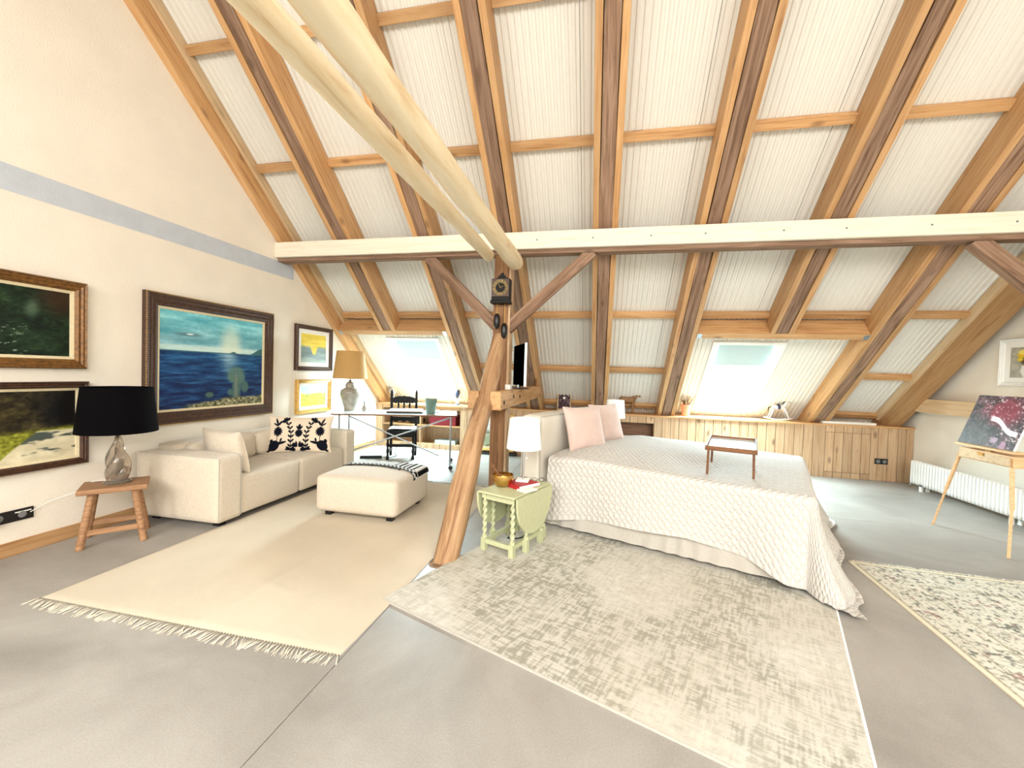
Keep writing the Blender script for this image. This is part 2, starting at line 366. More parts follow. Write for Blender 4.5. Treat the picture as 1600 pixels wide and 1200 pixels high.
for k in range(8):
    x0, x1 = BND[k], BND[k + 1]; tb = 0.0 if k in (0, 1, 5 + 0, 6) and k in (0, 1, 5, 6) else -2.4
    # bays 0,1 and 5,6 stop at the trimmers
    if k in (5, 6): tb = 0.0
    sp_ = x1 - .27 if k in (3, 4, 5) else None
    if sp_:
        obj('panel', ribbed(x0, sp_ - .002, tb, TOPT), M_['panel'], ce); obj('panel', ribbed(sp_ + .002, x1, tb, TOPT), M_['panel'], ce)
    else: obj('panel', ribbed(x0, x1, tb, TOPT), M_['panel'], ce)
obj('panel', hole_panel(WIN[0][0], XL, -2.15), M_['panel'], ce); obj('panel', hole_panel(WIN[1][0], 1.105, 3.37), M_['panel'], ce)
# the opposite slope behind the viewer closes the attic; the fill lights added at the top of the script hang below it
yr = (P0 + DV * TOPT).y; zr = (P0 + DV * TOPT).z + .30
rs = MB(); rsl = (YFRONT - .2 - yr); rs.add([(XL, yr + .1, zr), (XR, yr + .1, zr), (XR, YFRONT, zr + .853 * rsl), (XL, YFRONT, zr + .853 * rsl), (XL, yr + .1, zr + .12), (XR, yr + .1, zr + .12), (XR, YFRONT, zr + .853 * rsl + .12), (XL, YFRONT, zr + .853 * rsl + .12)], [(0, 1, 2, 3), (4, 7, 6, 5), (0, 4, 5, 1), (2, 6, 7, 3)])
struct(obj('ceiling', rs, M_['panel'])); struct(obj('wall_front', MB().box(XL, XR, YFRONT - .1, YFRONT, 0, zr + .853 * rsl + .12), M_['plaster']))
for i_, _x in enumerate((-2.9, -.9, 1.3, 3.3)):      # made-up window frames round the added fill lights; the slope has no openings there
    e = struct(thing('window_%d' % (i_ + 3), 'x', None)); del e['label']; e.matrix_basis = basis((_x, -2.78, 3.3), (1, 0, 0), (0, .761, .649))
    for (p, q, r_, s_) in ((-.7, -.61, -1.3, 1.3), (.61, .7, -1.3, 1.3), (-.61, .61, 1.21, 1.3), (-.61, .61, -1.3, -1.21)): obj('frame', MB().box(p, q, r_, s_, -.06, .06), M_['white'], e)
# battens between rafters
rows = [t_of_y(y, .215) for y in (2.51, 3.385, 4.244, 5.11, 5.98, 6.86)] + [-2.02]
for k in range(8):
    a = RC[k] + (.045 if k == 0 else .135); b_ = RC[k + 1] - (.075 if k == 7 else .135)
    for i, t in enumerate(rows):
        if k in (0, 1, 5, 6) and i == 5: continue
        if k in (0, 1, 5, 6) and i == 6: continue
        obj('batten', MB().box(a - (a + b_) / 2, b_ - (a + b_) / 2, 0, .085, .215, .277), M_['pine'], ce, M=T(t, 0, 0) @ Matrix(((0, 1, 0, 0), (1, 0, 0, (a + b_) / 2), (0, 0, 1, 0), (0, 0, 0, 1))), bevel=.003, seg=1)
for x, in ((RC[0] + .045,), (RC[8] - .075 - .045,)):
    obj('edge_batten', MB().box(-2.0, TOPT, x, x + .045, .17, .277), M_['pine_light'], ce, bevel=.003, seg=1)
# rafters
rl = ['rafter board flat against the wall of paintings', 'trimmed rafter ending above the desk skylight, next to the gable wall board',
      'sandwiched rafter running down between the desk skylight and the clock post', 'sandwiched rafter rising behind the clock post',
      'sandwiched rafter landing behind the bed headboard', 'sandwiched rafter landing beside the terracotta pot',
      'trimmed rafter ending above the skylight over the rocking horse', 'sandwiched rafter landing beside the white rocking horse',
      'thick single rafter beside the radiator wall']
def wob_beam(t0, t1, y0, y1, z0, z1, amp, seed, n=60):
    ts = np.linspace(t0, t1, n); f = lambda s_: (vnoise(ts * 1.7, ts * 0 + s_, seed) - .5) * 2 * amp
    P = np.stack([np.stack([ts, y0 + f(1), z0 + f(2)], -1), np.stack([ts, y0 + f(1), z0 * 0 + z1 + 0 * ts], -1), np.stack([ts, y1 + f(3), z1 + 0 * ts], -1), np.stack([ts, y1 + f(3), z0 + f(4)], -1), np.stack([ts, y0 + f(1), z0 + f(2)], -1)], 0)
    mb = MB().grid(P); m_ = n
    mb.F.append((0, n, 2 * n, 3 * n)); mb.F.append((n - 1, 4 * n - 1, 3 * n - 1, 2 * n - 1)); return mb
for k, x in enumerate(RC):
    t0 = .0 if k in (1, 6) else -2.3
    e = thing('rafter', rl[k], 'rafter', ROOF @ T(0, x, 0), 'roof rafters')
    L_ = TOPT
    if k == 0: obj('board', MB().box(t0, L_, -.045, .04, 0, .27), M_['pine'], e, bevel=.004)
    elif k == 8: obj('beam', wob_beam(t0, L_, -.075, .075, -.01, .27, .006, 5), M_['pine'], e)
    else:
        obj('side_board', MB().box(t0, L_, -.135, -.073, 0, .27), M_['pine'], e, bevel=.004)
        obj('side_board', MB().box(t0, L_, .073, .135, 0, .27), M_['pine'], e, bevel=.004)
        obj('old_core', wob_beam(t0, L_, -.066, .066, .008, .262, .008, 20 + k), M_['old'], e)
# trimmers over the skylights
for a, b_, lb in ((RC[0] + .04, RC[2] - .135, 'pine trimmer beam above the desk skylight'), (RC[5] + .135, RC[7] - .135, 'pine trimmer beam above the skylight over the rocking horse')):
    c = (a + b_) / 2
    e = thing('trimmer_beam', lb, 'beam', ROOF @ Matrix(((0, 1, 0, -.09), (1, 0, 0, c), (0, 0, -1, .27), (0, 0, 0, 1))), 'trimmer beams')
    obj('beam', MB().box(a - c, b_ - c, 0, .088, 0, .272), M_['pine'], e, bevel=.004)
    for s_ in (-1, 1): obj('hanger_plate', MB().cbox((s_ * (b_ - a) / 2 * .965, .045, .274), (.06, .08, .003)), M_['steel'], e)
# skylights
for i, (wx, _) in enumerate(WIN):
    e = struct(thing('window_%d' % (i + 1), 'x', None)); del e['label']; e.matrix_basis = ROOF @ T(0, wx, 0)
    f = MB(); a, b_ = WT0, WT1; W_ = WHW; fw = .05
    for (p, q, r_, s_) in ((a, b_, -W_, -W_ + fw), (a, b_, W_ - fw, W_), (b_ - fw, b_, -W_ + fw, W_ - fw), (a, a + fw, -W_ + fw, W_ - fw)): f.box(p, q, r_, s_, .255, .40)
    obj('frame', f, M_['white'], e, bevel=.003)
    f = MB(); g = .012; a2, b2, W2 = a + fw + .008, b_ - fw - .008, W_ - fw - .008; sw = .045
    for (p, q, r_, s_) in ((a2, b2, -W2, -W2 + sw), (a2, b2, W2 - sw, W2), (b2 - sw, b2, -W2 + sw, W2 - sw), (a2, a2 + sw, -W2 + sw, W2 - sw)): f.box(p, q, r_, s_, .30, .375)
    obj('sash', f, M_['white'], e, bevel=.004)
    obj('pane', MB().box(a2 + sw, b2 - sw, -W2 + sw, W2 - sw, .352, .358), M_['glaze'], e)
    bl = obj('blind', MB().box(b2 - sw - .46, b2 - sw, -W2 + sw + .004, W2 - sw - .004, .338, .341), M_['paleblue'], e)
    obj('blind_rail', MB().box(b2 - sw - .475, b2 - sw - .455, -W2 + sw, W2 - sw, .33, .346), M_['white'], bl)
    obj('handle_bar', MB().box(b2 - sw * .7, b2 - sw * .3, -W2 * .7, W2 * .7, .29, .30), M_['white'], e)
# purlin with its white facing board
e = thing('purlin', 'long purlin with a white facing board under the rafters', 'beam', T(.2, 4.68, 2.83))
obj('facing_board', MB().box(XL + .002 - .2, XR - .002 - .2, -.03, .02, .045, .235), M_['board'], e, bevel=.004)
obj('old_timber', MB().box(XL + .002 - .2, XR - .002 - .2, .022, .17, 0, .12), M_['old'], e, bevel=.01)
sx = [-.3, -1.0 + .2, .35, .85, 1.55, 2.05, 2.75, 3.3]
scr = MB()
for x in (-.95, -.33, .28, .82, 1.55, 2.1, 2.8, 3.45): obj('screw', MB().lathe([(.009, 0), (.009, .004), (.004, .006)], 10, M=T(x, -.03, .14) @ rot_mat('X', math.pi / 2)), M_['grey'], e)
# clock post, braces, tongs
PX, PY = -1.155, 4.80
e = thing('timber_post', 'square old timber post carrying the clock', 'post', T(PX, PY, 0))
obj('timber', MB().box(-.095, .075, -.095, .095, 0, 2.83), M_['old_v'], e, bevel=.012)
obj('side_board', MB().box(.077, .105, -.08, .095, 0, 2.70), M_['pine_v'], e, bevel=.004)
e = thing('timber_post', 'timber post at the radiator wall', 'post', T(4.36, PY, 0))
obj('timber', MB().box(-.095, .095, -.095, .095, 0, 2.83), M_['old_v'], e, bevel=.012)
def xbeam(name, p, q, wy, wz, mat, label=None, cat=None, parent=None, bevel=.008, group=None, wob=0, up=(0, 0, 1)):
    p = Vector(p); q = Vector(q); d = (q - p); L_ = d.length; d.normalize(); u = Vector(up); r = u.cross(d).normalized(); u = d.cross(r)
    M = Matrix(((d.x, r.x, u.x, p.x), (d.y, r.y, u.y, p.y), (d.z, r.z, u.z, p.z), (0, 0, 0, 1)))
    mb = wob_beam(0, L_, -wy / 2, wy / 2, -wz / 2, wz / 2, wob, 3) if wob else MB().box(0, L_, -wy / 2, wy / 2, -wz / 2, wz / 2)
    o = obj(name, mb, mat, parent, M, bevel=0 if wob else bevel)
    if label: tag(o, label, cat, group)
    return o
xbeam('brace', (-1.17, 4.77, 1.96), (-2.10, 4.77, 2.845), .09, .125, M_['old'], 'old timber brace from the clock post towards the wall of paintings', 'brace', group='purlin braces', wob=.006)
xbeam('brace', (-1.11, 4.77, 1.96), (-.13, 4.77, 2.845), .09, .125, M_['old'], 'old timber brace from the clock post up over the bed', 'brace', group='purlin braces', wob=.006)
xbeam('brace', (4.30, 4.77, 2.02), (3.42, 4.77, 2.85), .09, .14, M_['old'], 'old timber brace reaching to the purlin near the radiator wall', 'brace', group='purlin braces', wob=.006)
# leaning log
def log(name, pts, rad, mat, label, seed, cat='beam', n=14, knots=.012):
    c = catmull(pts, 10); L_ = len(c); base = c[0]
    rr = np.interp(np.linspace(0, 1, L_), np.linspace(0, 1, len(rad)), rad)
    V = []; F = []; d0 = (c[-1] - c[0]).normalized(); u = Vector((1, 0, 0)); u = (u - d0 * u.dot(d0)).normalized(); v = d0.cross(u)
    M = Matrix(((d0.x, u.x, v.x, base.x), (d0.y, u.y, v.y, base.y), (d0.z, u.z, v.z, base.z), (0, 0, 0, 1))); Mi = M.inverted()
    for i, p in enumerate(c):
        for k in range(n):
            a = 2 * math.pi * k / n; s_ = i / L_ * 6
            q = rr[i] + knots * 2 * (float(fbm(np.array(s_ * 1.3 + 9), np.array(math.cos(a) * 1.3 + 5 + math.sin(a) * .9), seed)) - .5)
            g = p + u * math.cos(a) * q + v * math.sin(a) * q; g.z = max(g.z, .002); V.append(Mi @ g)
    for i in range(L_ - 1):
        for k in range(n): k2 = (k + 1) % n; F.append((i * n + k, i * n + k2, (i + 1) * n + k2, (i + 1) * n + k))
    F.append(tuple(range(n))[::-1]); F.append(tuple((L_ - 1) * n + k for k in range(n)))
    return tag(obj(name, MB().add(V, F), mat, None, M, smooth=50), label, cat)
log('leaning_log', [(-1.12, 2.91, -.14), (-1.125, 3.03, .0), (-1.14, 3.42, .44), (-1.15, 3.72, .80), (-1.155, 4.13, 1.18), (-1.16, 4.45, 1.55), (-1.165, 4.72, 1.86)], [.10, .103, .105, .10, .095, .09, .085], M_['log'], 'leaning peeled log strut from the floor up to the clock post', 41, knots=.02)
log('tie_beam', [(-1.335, -2.1, 2.835), (-1.335, .5, 2.835), (-1.335, 2.0, 2.835), (-1.335, 3.4, 2.835), (-1.30, 4.62, 2.80)], [.075, .075, .072, .07, .065], M_['palelog'], 'pale round tie beam on the painting side of the clock post', 42, knots=.015)
log('tie_beam', [(-1.0, -2.1, 2.74), (-1.0, .5, 2.73), (-1.005, 2.0, 2.73), (-1.0, 3.4, 2.73), (-.985, 4.64, 2.72)], [.088, .088, .084, .084, .09], M_['palelog'], 'pale round tie beam on the bed side of the clock post', 47, knots=.022)
for x, lb in ((-1.265, 'short horizontal beam clamped to the painting side of the leaning log'), (-1.03, 'short horizontal beam with bolts clamped to the bed side of the leaning log')):
    e = thing('clamp_beam', lb, 'beam', T(x, 4.06, 1.17), 'clamp beams')
    xbeam('beam', (0, 0, 0), (0, 2.82, 0), .115, .19, M_['pine'], parent=e)
    if x > -1.1:
        for yy, zz in ((.14, -.02), (.62, .02), (1.0, 0)): obj('bolt', MB().lathe([(.022, 0), (.022, .008), (.01, .012)], 4, M=T(.057, yy, zz) @ rot_mat('Y', math.pi / 2)), M_['black'], e)
# collar beam on radiator wall
tag(xbeam('wall_beam', (4.50, 7.2, 1.18), (4.50, 3.4, 1.18), .14, .185, M_['pine_light'], wob=.004), 'pale horizontal wall beam above the radiator', 'beam')
# knee wall: plank cladding + shelf
wb = struct(thing('wall_back', 'x', None)); del wb['label']
obj('core', MB().box(-2.40, .2, YB + .03, YB + .30, 0, .80).box(.9, XR, YB + .03, YB + .30, 0, .80).box(.2, .9, YB + .03, YB + .3, .70, .80).box(.2, .9, YB + .28, YB + .34, 0, .7).box(XL, -4.08, YB + .03, YB + .3, 0, .8), M_['walnut'], wb)
bx = list(np.arange(XL, 3.42, .131)); bx = [v for v in bx if v < 3.36] + [3.44] + list(np.linspace(3.44, 4.045, 6))[1:] + [4.14, 4.27, 4.40, 4.50, XR - .001]
pl = {}
for x0, x1 in zip(bx[:-1], bx[1:]):
    c = (x0 + x1) / 2; segs = [(0.0, .80)]
    if -4.08 < c < -2.5: segs = [(0.0, .095)]
    if .2 < c < .88: segs = [(.69, .80)]
    if 3.44 < c < 4.045: segs = [(0, .086), (.09, .70), (.704, .80)]
    for a, b_ in segs:
        obj('plank', MB().box(x0 - c + .003, x1 - c - .003, 0, .028, 0, b_ - a), M_['pine_v'], wb, T(c, YB, a), bevel=.0025, seg=1)
tag(obj('shelf_board', MB().box(-4.4, 4.4, -.02, .55, 0, .03), M_['pine'], None, T(.2, YB, .80), bevel=.004), 'long pine shelf board on top of the plank clad knee wall', 'shelf')
# open bookcase in the knee wall
e = thing('bookcase', 'open pine bookcase built under the shelf behind the desk', 'bookcase', T(-3.28, YB, 0))
obj('side', MB().box(-.80, -.78, .03, .32, .095, .80), M_['pine_v'], e); obj('side', MB().box(.78, .80, .03, .32, .0, .80), M_['pine_v'], e)
obj('divider', MB().box(-.02, .0, .005, .32, .095, .80), M_['pine_v'], e); obj('shelf', MB().box(-.78, .78, .01, .32, .42, .44), M_['pine'], e)
obj('base', MB().box(-.78, .78, .03, .32, .06, .095), M_['pine'], e); obj('back', MB().box(-.78, .78, .32, .34, .0, .80), M_['pine_v'], e)
obj('top_rail', MB().box(-.78, .78, .0, .03, .74, .80), M_['pine'], e)
# socket on knee wall
e = thing('power_socket', 'black double power socket on the plank cladding', 'socket', T(4.19, YB - .001, .255))
obj('plate', MB().box(-.085, .085, -.01, 0, 0, .085), M_['black'], e, bevel=.003)
for s_ in (-1, 1): obj('outlet', MB().lathe([(.028, 0), (.028, .003)], 20, M=T(s_ * .042, -.01, .042) @ rot_mat('X', math.pi / 2)), M_['grey'], e)
# ================================================================== PICTURES
def frame_mesh(wd, hg, prof):      # prof: list of (inset, height); swept round the rectangle
    V = []; F = []; n = len(prof)
    for ins, z in prof: V += [(-wd / 2 + ins, -hg / 2 + ins, z), (wd / 2 - ins, -hg / 2 + ins, z), (wd / 2 - ins, hg / 2 - ins, z), (-wd / 2 + ins, hg / 2 - ins, z)]
    for i in range(n - 1):
        for k in range(4): F.append((4 * i + k, 4 * i + (k + 1) % 4, 4 * (i + 1) + (k + 1) % 4, 4 * (i + 1) + k))
    return MB().add(V, F)
def picture(label, M, wd, hg, fw, fmat, func, name='framed_painting', cat='painting', depth=.045, liner=.03, lmat='liner', nx=120, beads=False, group=None):
    e = thing(name, label, cat, M, group); d = depth
    obj('frame', frame_mesh(wd, hg, [(0, 0), (0, d * .8), (fw * .12, d), (fw * .25, d * .85), (fw * .4, d * .9), (fw * .55, d * .7), (fw * .75, d * .75), (fw, d * .45), (fw, 0)]), M_[fmat], e)
    obj('backing', MB().box(-wd / 2 + fw * .5, wd / 2 - fw * .5, -hg / 2 + fw * .5, hg / 2 - fw * .5, .001, .006), M_['liner'], e)
    if liner: obj('liner', frame_mesh(wd - 2 * fw, hg - 2 * fw, [(0, d * .42), (liner, d * .3), (liner, .006)]), M_[lmat], e)
    iw, ih = wd - 2 * fw - 2 * liner, hg - 2 * fw - 2 * liner
    mb, col = flat_grid(iw, ih, nx, max(8, int(nx * ih / iw)), func, .008, (-iw / 2, -ih / 2)); obj('canvas', mb, M_['vc'], e, col=col)
    if beads:
        b = MB()
        for ax, n_ in ((0, int(wd / .02)), (1, int(hg / .02))):
            for k in range(n_):
                for s_ in (-1, 1):
                    t = -.5 + (k + .5) / n_; c = (t * wd, s_ * (hg / 2 - fw * .05), d * .86) if ax == 0 else (s_ * (wd / 2 - fw * .05), t * hg, d * .86)
                    b.cbox(c, (.009, .009, .009))
        tag(obj('bead_edge', b, M_['gold'], e), kind='stuff')
    return e
def wallL(y0, y1, z0, z1): return Matrix(((0, 0, 1, XL + .001), (1, 0, 0, (y0 + y1) / 2), (0, 1, 0, (z0 + z1) / 2), (0, 0, 0, 1))), y1 - y0, z1 - z0
def wallR(y0, y1, z0, z1): return Matrix(((0, 0, -1, XR - .001), (-1, 0, 0, (y0 + y1) / 2), (0, 1, 0, (z0 + z1) / 2), (0, 0, 0, 1))), y1 - y0, z1 - z0
def ell(U, V, cx, cy, rx, ry, soft=.3): return 1 - sm(1 - soft, 1 + soft, np.hypot((U - cx) / rx, (V - cy) / ry))
def p_sea(U, V):
    n = fbm(U * 3, V * 14, 1); n2 = fbm(U * 7, V * 46, 3); hz = .60; nd_ = fbm(U * 40, V * 50, 4)
    img = C(122, 182, 194) + (n[..., None] - .5) * C(130, 100, 80) + (nd_[..., None] - .5) * 34 + sm(.6, 1, V)[..., None] * C(-15, 5, 5)
    img = lay(img, sm(.62, .70, V) * 0 + ell(U, V, .5, .63, .7, .035, .5) * .7, C(225, 240, 232)); img = lay(img, ell(U, V, .64, .70, .1, .18, .6) * .75, C(228, 240, 220))
    img = lay(img, ell(U, V, .24, .77, .12, .02, .5) * .8, C(80, 120, 130)); img = lay(img, ell(U, V, .2, .72, .22, .03, .6) * .4, C(110, 150, 165)); img = lay(img, ell(U, V, .25, .775, .03, .008, .5), C(230, 240, 240))
    sea = C(14, 66, 116) + (n2[..., None] - .5) * C(70, 110, 120) + (nd_[..., None] - .5) * 22 - sm(.55, .0, V)[..., None] * C(10, 30, 30)
    sea = lay(sea, sm(.62, .75, fbm(U * 4, V * 60, 8)) * .5, C(60, 130, 175))
    cw = .05 + .05 * sm(.3, .6, V); sea = lay(sea, np.exp(-((U - .62) / cw) ** 2) * sm(.22, .55, V) * (.45 + .5 * n2), C(170, 205, 220))
    img = lay(img, sm(hz + .004, hz - .004, V + 0 * U), np.zeros(3)); m = sm(hz + .003, hz - .003, V); img = img * (1 - m[..., None]) + sea * m[..., None]
    img = lay(img, sm(.004, -.004, V - hz - .08 * sm(.84, 1.0, U) - .02 * np.exp(-((U - .67) / .03) ** 2)) * sm(hz - .02, hz, V), C(62, 110, 118))
    for cx, cy, rx, ry in ((.70, .36, .09, .09), (.66, .31, .05, .05), (.75, .31, .05, .06), (.71, .22, .05, .1), (.80, .21, .04, .07), (.64, .15, .03, .04), (.70, .12, .05, .06)):
        img = lay(img, ell(U + .02 * (fbm(U * 40, V * 40, 5) - .5), V, cx, cy, rx, ry, .25) * .85, C(86, 118, 108) + 60 * (cy - .25))
    img = lay(img, ell(U, V, .70, .20, .018, .18, .2) * .8, C(120, 130, 120)); img = lay(img, ell(U, V, .43, .13, .04, .03, .3), C(70, 100, 90))
    rk = .03 + .07 * np.clip((U - .2) * 2.2, 0, 1) * (.6 + .8 * fbm(U * 9, U * 0, 9)); n5 = fbm(U * 45, V * 45, 12)
    rc = C(90, 90, 60) + (n5[..., None] - .4) * C(260, 250, 230); m = sm(.012, -.012, V - rk) * sm(.15, .3, U); img = img * (1 - m[..., None]) + rc * m[..., None]
    return img
def p_dark(U, V):
    n = fbm(U * 7, V * 9, 21); n2 = fbm(U * 30, V * 40, 22); img = C(14, 34, 18) + (n[..., None] - .45) * C(60, 70, 44) + (n2[..., None] - .5) * C(34, 42, 26)
    img = lay(img, ell(U, V, .95, .95, .22, .3, .6) * .7, C(58, 30, 14)); img = lay(img, ell(U, V, .68, .70, .05, .12, .8) * .45, C(130, 150, 130)); img = lay(img, sm(.66, .74, fbm(U * 22, V * 60, 23)) * ell(U, V, .5, .2, .18, .25, .6), C(150, 170, 150)); return img
def p_path(U, V):
    n = fbm(U * 10, V * 10, 31); n2 = fbm(U * 40, V * 36, 32); img = C(44, 38, 20) + (n[..., None] - .5) * C(90, 84, 50) + (n2[..., None] - .5) * C(60, 54, 36)
    img = lay(img, ell(U, V, .98, .72, .2, .36, .5) * .9, C(10, 8, 10)); h = .42 + .1 * (U - .5); img = lay(img, sm(.05, -.05, V - h) , C(128, 132, 40)); img = img + ((n2 - .5)[..., None] * sm(.05, -.05, V - h)[..., None] * C(130, 130, 60))
    pth = sm(.02, -.02, V - (-.06 + .48 * np.clip((U - .42) / .3, 0, 1) ** .8)); pc = C(214, 204, 172) + (n[..., None] - .5) * 50
    sh = sm(.5, .58, fbm(U * 3.2, V * 9, 35)); pc = pc * (1 - sh[..., None] * .85) + C(48, 60, 58) * sh[..., None] * .85; return img * (1 - pth[..., None]) + pc * pth[..., None]
def p_sun(U, V):
    n = fbm(U * 3, V * 16, 41); img = C(236, 208, 60) + (n[..., None] - .5) * C(60, 60, 60); cone = np.abs(U - .52) / (.05 + .42 * np.clip(V - .28, 0, 1)); wat = C(128, 146, 140) + (n[..., None] - .5) * C(80, 80, 70)
    m = np.maximum(sm(.62, .5, V) * sm(.7, 1.1, cone), sm(.32, .26, V)); img = img * (1 - m[..., None]) + wat * m[..., None]; return lay(img, sm(.24, .0, V) * .5, C(200, 214, 196))
def p_field(U, V):
    n = fbm(U * 14, V * 14, 51); img = C(190, 222, 232) + (n[..., None] - .5) * 30; h = .58 + .12 * fbm(U * 4, U * 0, 52) + .05 * (n - .5); f = C(224, 206, 70) + (fbm(U * 26, V * 26, 53)[..., None] - .5) * C(90, 60, 120); f = lay(f, sm(.58, .68, fbm(U * 20, V * 20, 54)) * .7, C(110, 140, 60))
    m = sm(.03, -.03, V - h); return img * (1 - m[..., None]) + f * m[..., None]
def p_vase(U, V):
    n = fbm(U * 10, V * 10, 61); img = C(176, 172, 158) + (n[..., None] - .5) * 70; img = lay(img, ell(U, V, .5, .24, .2, .28, .2), C(236, 236, 230))
    for k in range(16):
        a = k * 2.4; r = .08 + .02 * (k % 4); img = lay(img, ell(U, V, .5 + .3 * math.cos(a) * (k / 16) ** .5, .68 + .2 * math.sin(a) * (k / 16) ** .5, r, r * .7, .4), [C(238, 206, 50), C(226, 182, 30), C(240, 220, 110), C(90, 74, 50)][k % 4])
    return img
def p_easel(U, V):
    n = fbm(U * 9, V * 9, 71); n2 = fbm(U * 28 + V * 8, V * 28, 72); img = C(78, 58, 60) + (n[..., None] - .5) * C(110, 70, 80) + (n2[..., None] - .5) * C(130, 120, 120)
    img = lay(img, ell(U + .2 * (n - .5), V, .6, .68, .28, .26, .5) * .75, C(150, 36, 54)); img = lay(img, ell(U, V, .2, .2, .4, .3, .6) * .5, C(70, 84, 72)); img = lay(img, sm(.62, .72, n2) * sm(.5, .9, U + V * .6) * .8, C(220, 204, 204))
    d = np.abs((V - .42) + .55 * (U - .68) - .03 * np.sin(U * 14)); img = lay(img, sm(.055, .04, d) * sm(.4, .43, U) * sm(.97, .93, U), C(240, 232, 240)); img = lay(img, ell(U, V, .62, .14, .07, .06, .2) * .7, C(190, 160, 186)); return lay(img, ell(U, V, .8, .06, .05, .09, .2) * .7, C(190, 140, 170))
def p_berries(U, V):
    img = C(52, 18, 30) + (fbm(U * 9, V * 12, 81)[..., None] - .5) * 60; img = lay(img, sm(.6, .68, fbm(U * 16, V * 18, 82)) * .8, C(206, 190, 190)); return lay(img, ((np.abs(U - .5) < .1) & (np.abs(V - .7) < .07)) * 1., C(240, 236, 230))
def p_garden(U, V):
    img = C(222, 226, 224) + (fbm(U * 6, V * 6, 91)[..., None] - .5) * 40; img = lay(img, sm(.62, .3, V + .3 * (fbm(U * 5, V * 5, 92) - .5)) * .8, C(140, 154, 118)); return lay(img, sm(.55, .66, fbm(U * 8, V * 8, 93)) * sm(.7, .3, V), C(94, 82, 58))
for lb, (y0, y1, z0, z1), fw, fm, fn, ln, lm, bd in (
    ('dark green woodland painting in a wide gilt frame', (1.72, 2.62, 1.385, 2.084), .075, 'gilt', p_dark, .022, 'liner', False),
    ('painting of a sunlit path under dark trees, behind the black lamp', (1.66, 2.635, 0.605, 1.281), .052, 'bronze', p_path, .02, 'liner', False),
    ('large blue sea painting with a palm tree above the sofa', (3.067, 4.612, .845, 2.132), .125, 'bronze', p_sea, .022, 'liner', True),
    ('small dark framed painting of a yellow sunset over water', (5.03, 5.82, 1.41, 2.065), .06, 'bronze', p_sun, .06, 'paper', False),
    ('small gold framed painting of a yellow flower field', (5.06, 5.805, .785, 1.278), .055, 'gold', p_field, .045, 'paper', False)):
    M, a, b_ = wallL(y0, y1, z0, z1); picture(lb, M, a, b_, fw, fm, fn, liner=ln, lmat=lm, beads=bd, nx=300 if bd else 200, depth=.055)
M, a, b_ = wallR(5.32, 5.93, 1.48, 2.02); picture('white framed still life of yellow flowers on the radiator wall', M, a, b_, .05, 'white', p_vase, liner=.05, lmat='paper')
# painting leaning against the knee wall behind the log
tl = .08; e_ = Matrix(((1, 0, 0, -1.86), (0, math.sin(tl), -math.cos(tl), YB - .09), (0, math.cos(tl), math.sin(tl), .345 + .05), (0, 0, 0, 1)))
picture('pale garden painting in a thin wooden frame leaning behind the log', e_, .80, .66, .045, 'gold', p_garden, liner=.035, depth=.03)
tag(obj('floor_plinth', MB().box(-.42, .42, -.16, 0, 0, .05), M_['black'], None, T(-1.83, YB - .005, 0), bevel=.004), 'low black plinth under the leaning garden painting', 'plinth')
# ================================================================== RUGS
def fringe(n, wd, ln, seed, z=.004, knot=True):
    r = random.Random(seed); mb = MB()
    for k in range(n):
        x = (k + .5) / n * wd; sw = (r.random() - .5) * .05 + .02 * math.sin(k * .35); l = ln * (.75 + .4 * r.random())
        for j in range(2):
            o = (j - .5) * .006 + (r.random() - .5) * .006
            mb.tube([(x, 0, z), (x + sw * .3, -l * .35, z + .004), (x + sw * .7 + o, -l * .7, z), (x + sw + o * 2, -l, z * .8)], [.0035, .003, .0024, .0014], 4)
    return mb
e = thing('flatweave_rug', 'large plain cream cotton rug with knotted fringe under the sofa and ottoman', 'rug', T(-3.285, 1.84, 0))
nx, ny = 90, 120; U, V = np.meshgrid(np.linspace(0, 2.05, nx), np.linspace(0, 3.2, ny))
Z = .008 + .0035 * fbm(U * 2.2, V * 1.2, 5) + .006 * np.exp(-((U - 1.15 - .04 * np.sin(V * 2)) / .025) ** 2) * sm(2.0, .3, V) + .006 * np.exp(-((U - 1.6 + .05 * V) / .03) ** 2) * sm(1.9, .2, V) + .006 * np.exp(-(((V - .45) + .25 * (U - 1.3)) / .03) ** 2) * np.exp(-((U - 1.25) / .2) ** 2)
Xw = U + .012 * np.sin(V * 2.1) * (U / 2.05); edge = (U == 0) | (U == U.max()) | (V == 0) | (V == V.max()); Z[edge] = .001
obj('weave', MB().grid(np.stack([Xw, V, Z], -1)), M_['creamrug'], e, smooth=True)
tag(obj('fringe', fringe(110, 2.05, .085, 3), M_['fringe'], e, smooth=True), kind='stuff')
tag(obj('fringe', fringe(110, 2.05, .07, 4), M_['creamrug'], e, M=T(2.05, 3.2, 0) @ rot_mat('Z', math.pi), smooth=True), kind='stuff')
BA = math.radians(-21)
def p_distress(U, V):
    x = U * 2.4; y = V * 2.2; a = fbm(x * 1.7 + 3, y * 1.7, 101); s = fbm(x * 14, y * 110, 102); s2 = fbm(x * 110, y * 12, 103); f = fbm(x * 34, y * 34, 105)
    img = np.zeros(U.shape + (3,)) + C(202, 199, 190) + (f[..., None] - .5) * 30; m = sm(.40, .66, a) * sm(.40, .62, s * .3 + s2 * .3 + f * .4) * .8 + .25 * sm(.48, .64, s2 * .5 + s * .5)
    img = lay(img, np.clip(m, 0, .75), C(138, 136, 122)); img = lay(img, sm(.45, .7, fbm(x * 1.2, y * 1.2, 104)) * .25, C(184, 174, 156)); return img
e = thing('distressed_rug', 'silvery distressed rug under the foot of the bed and the green table', 'rug', T(-1.29, 2.36, 0) @ rot_mat('Z', BA))
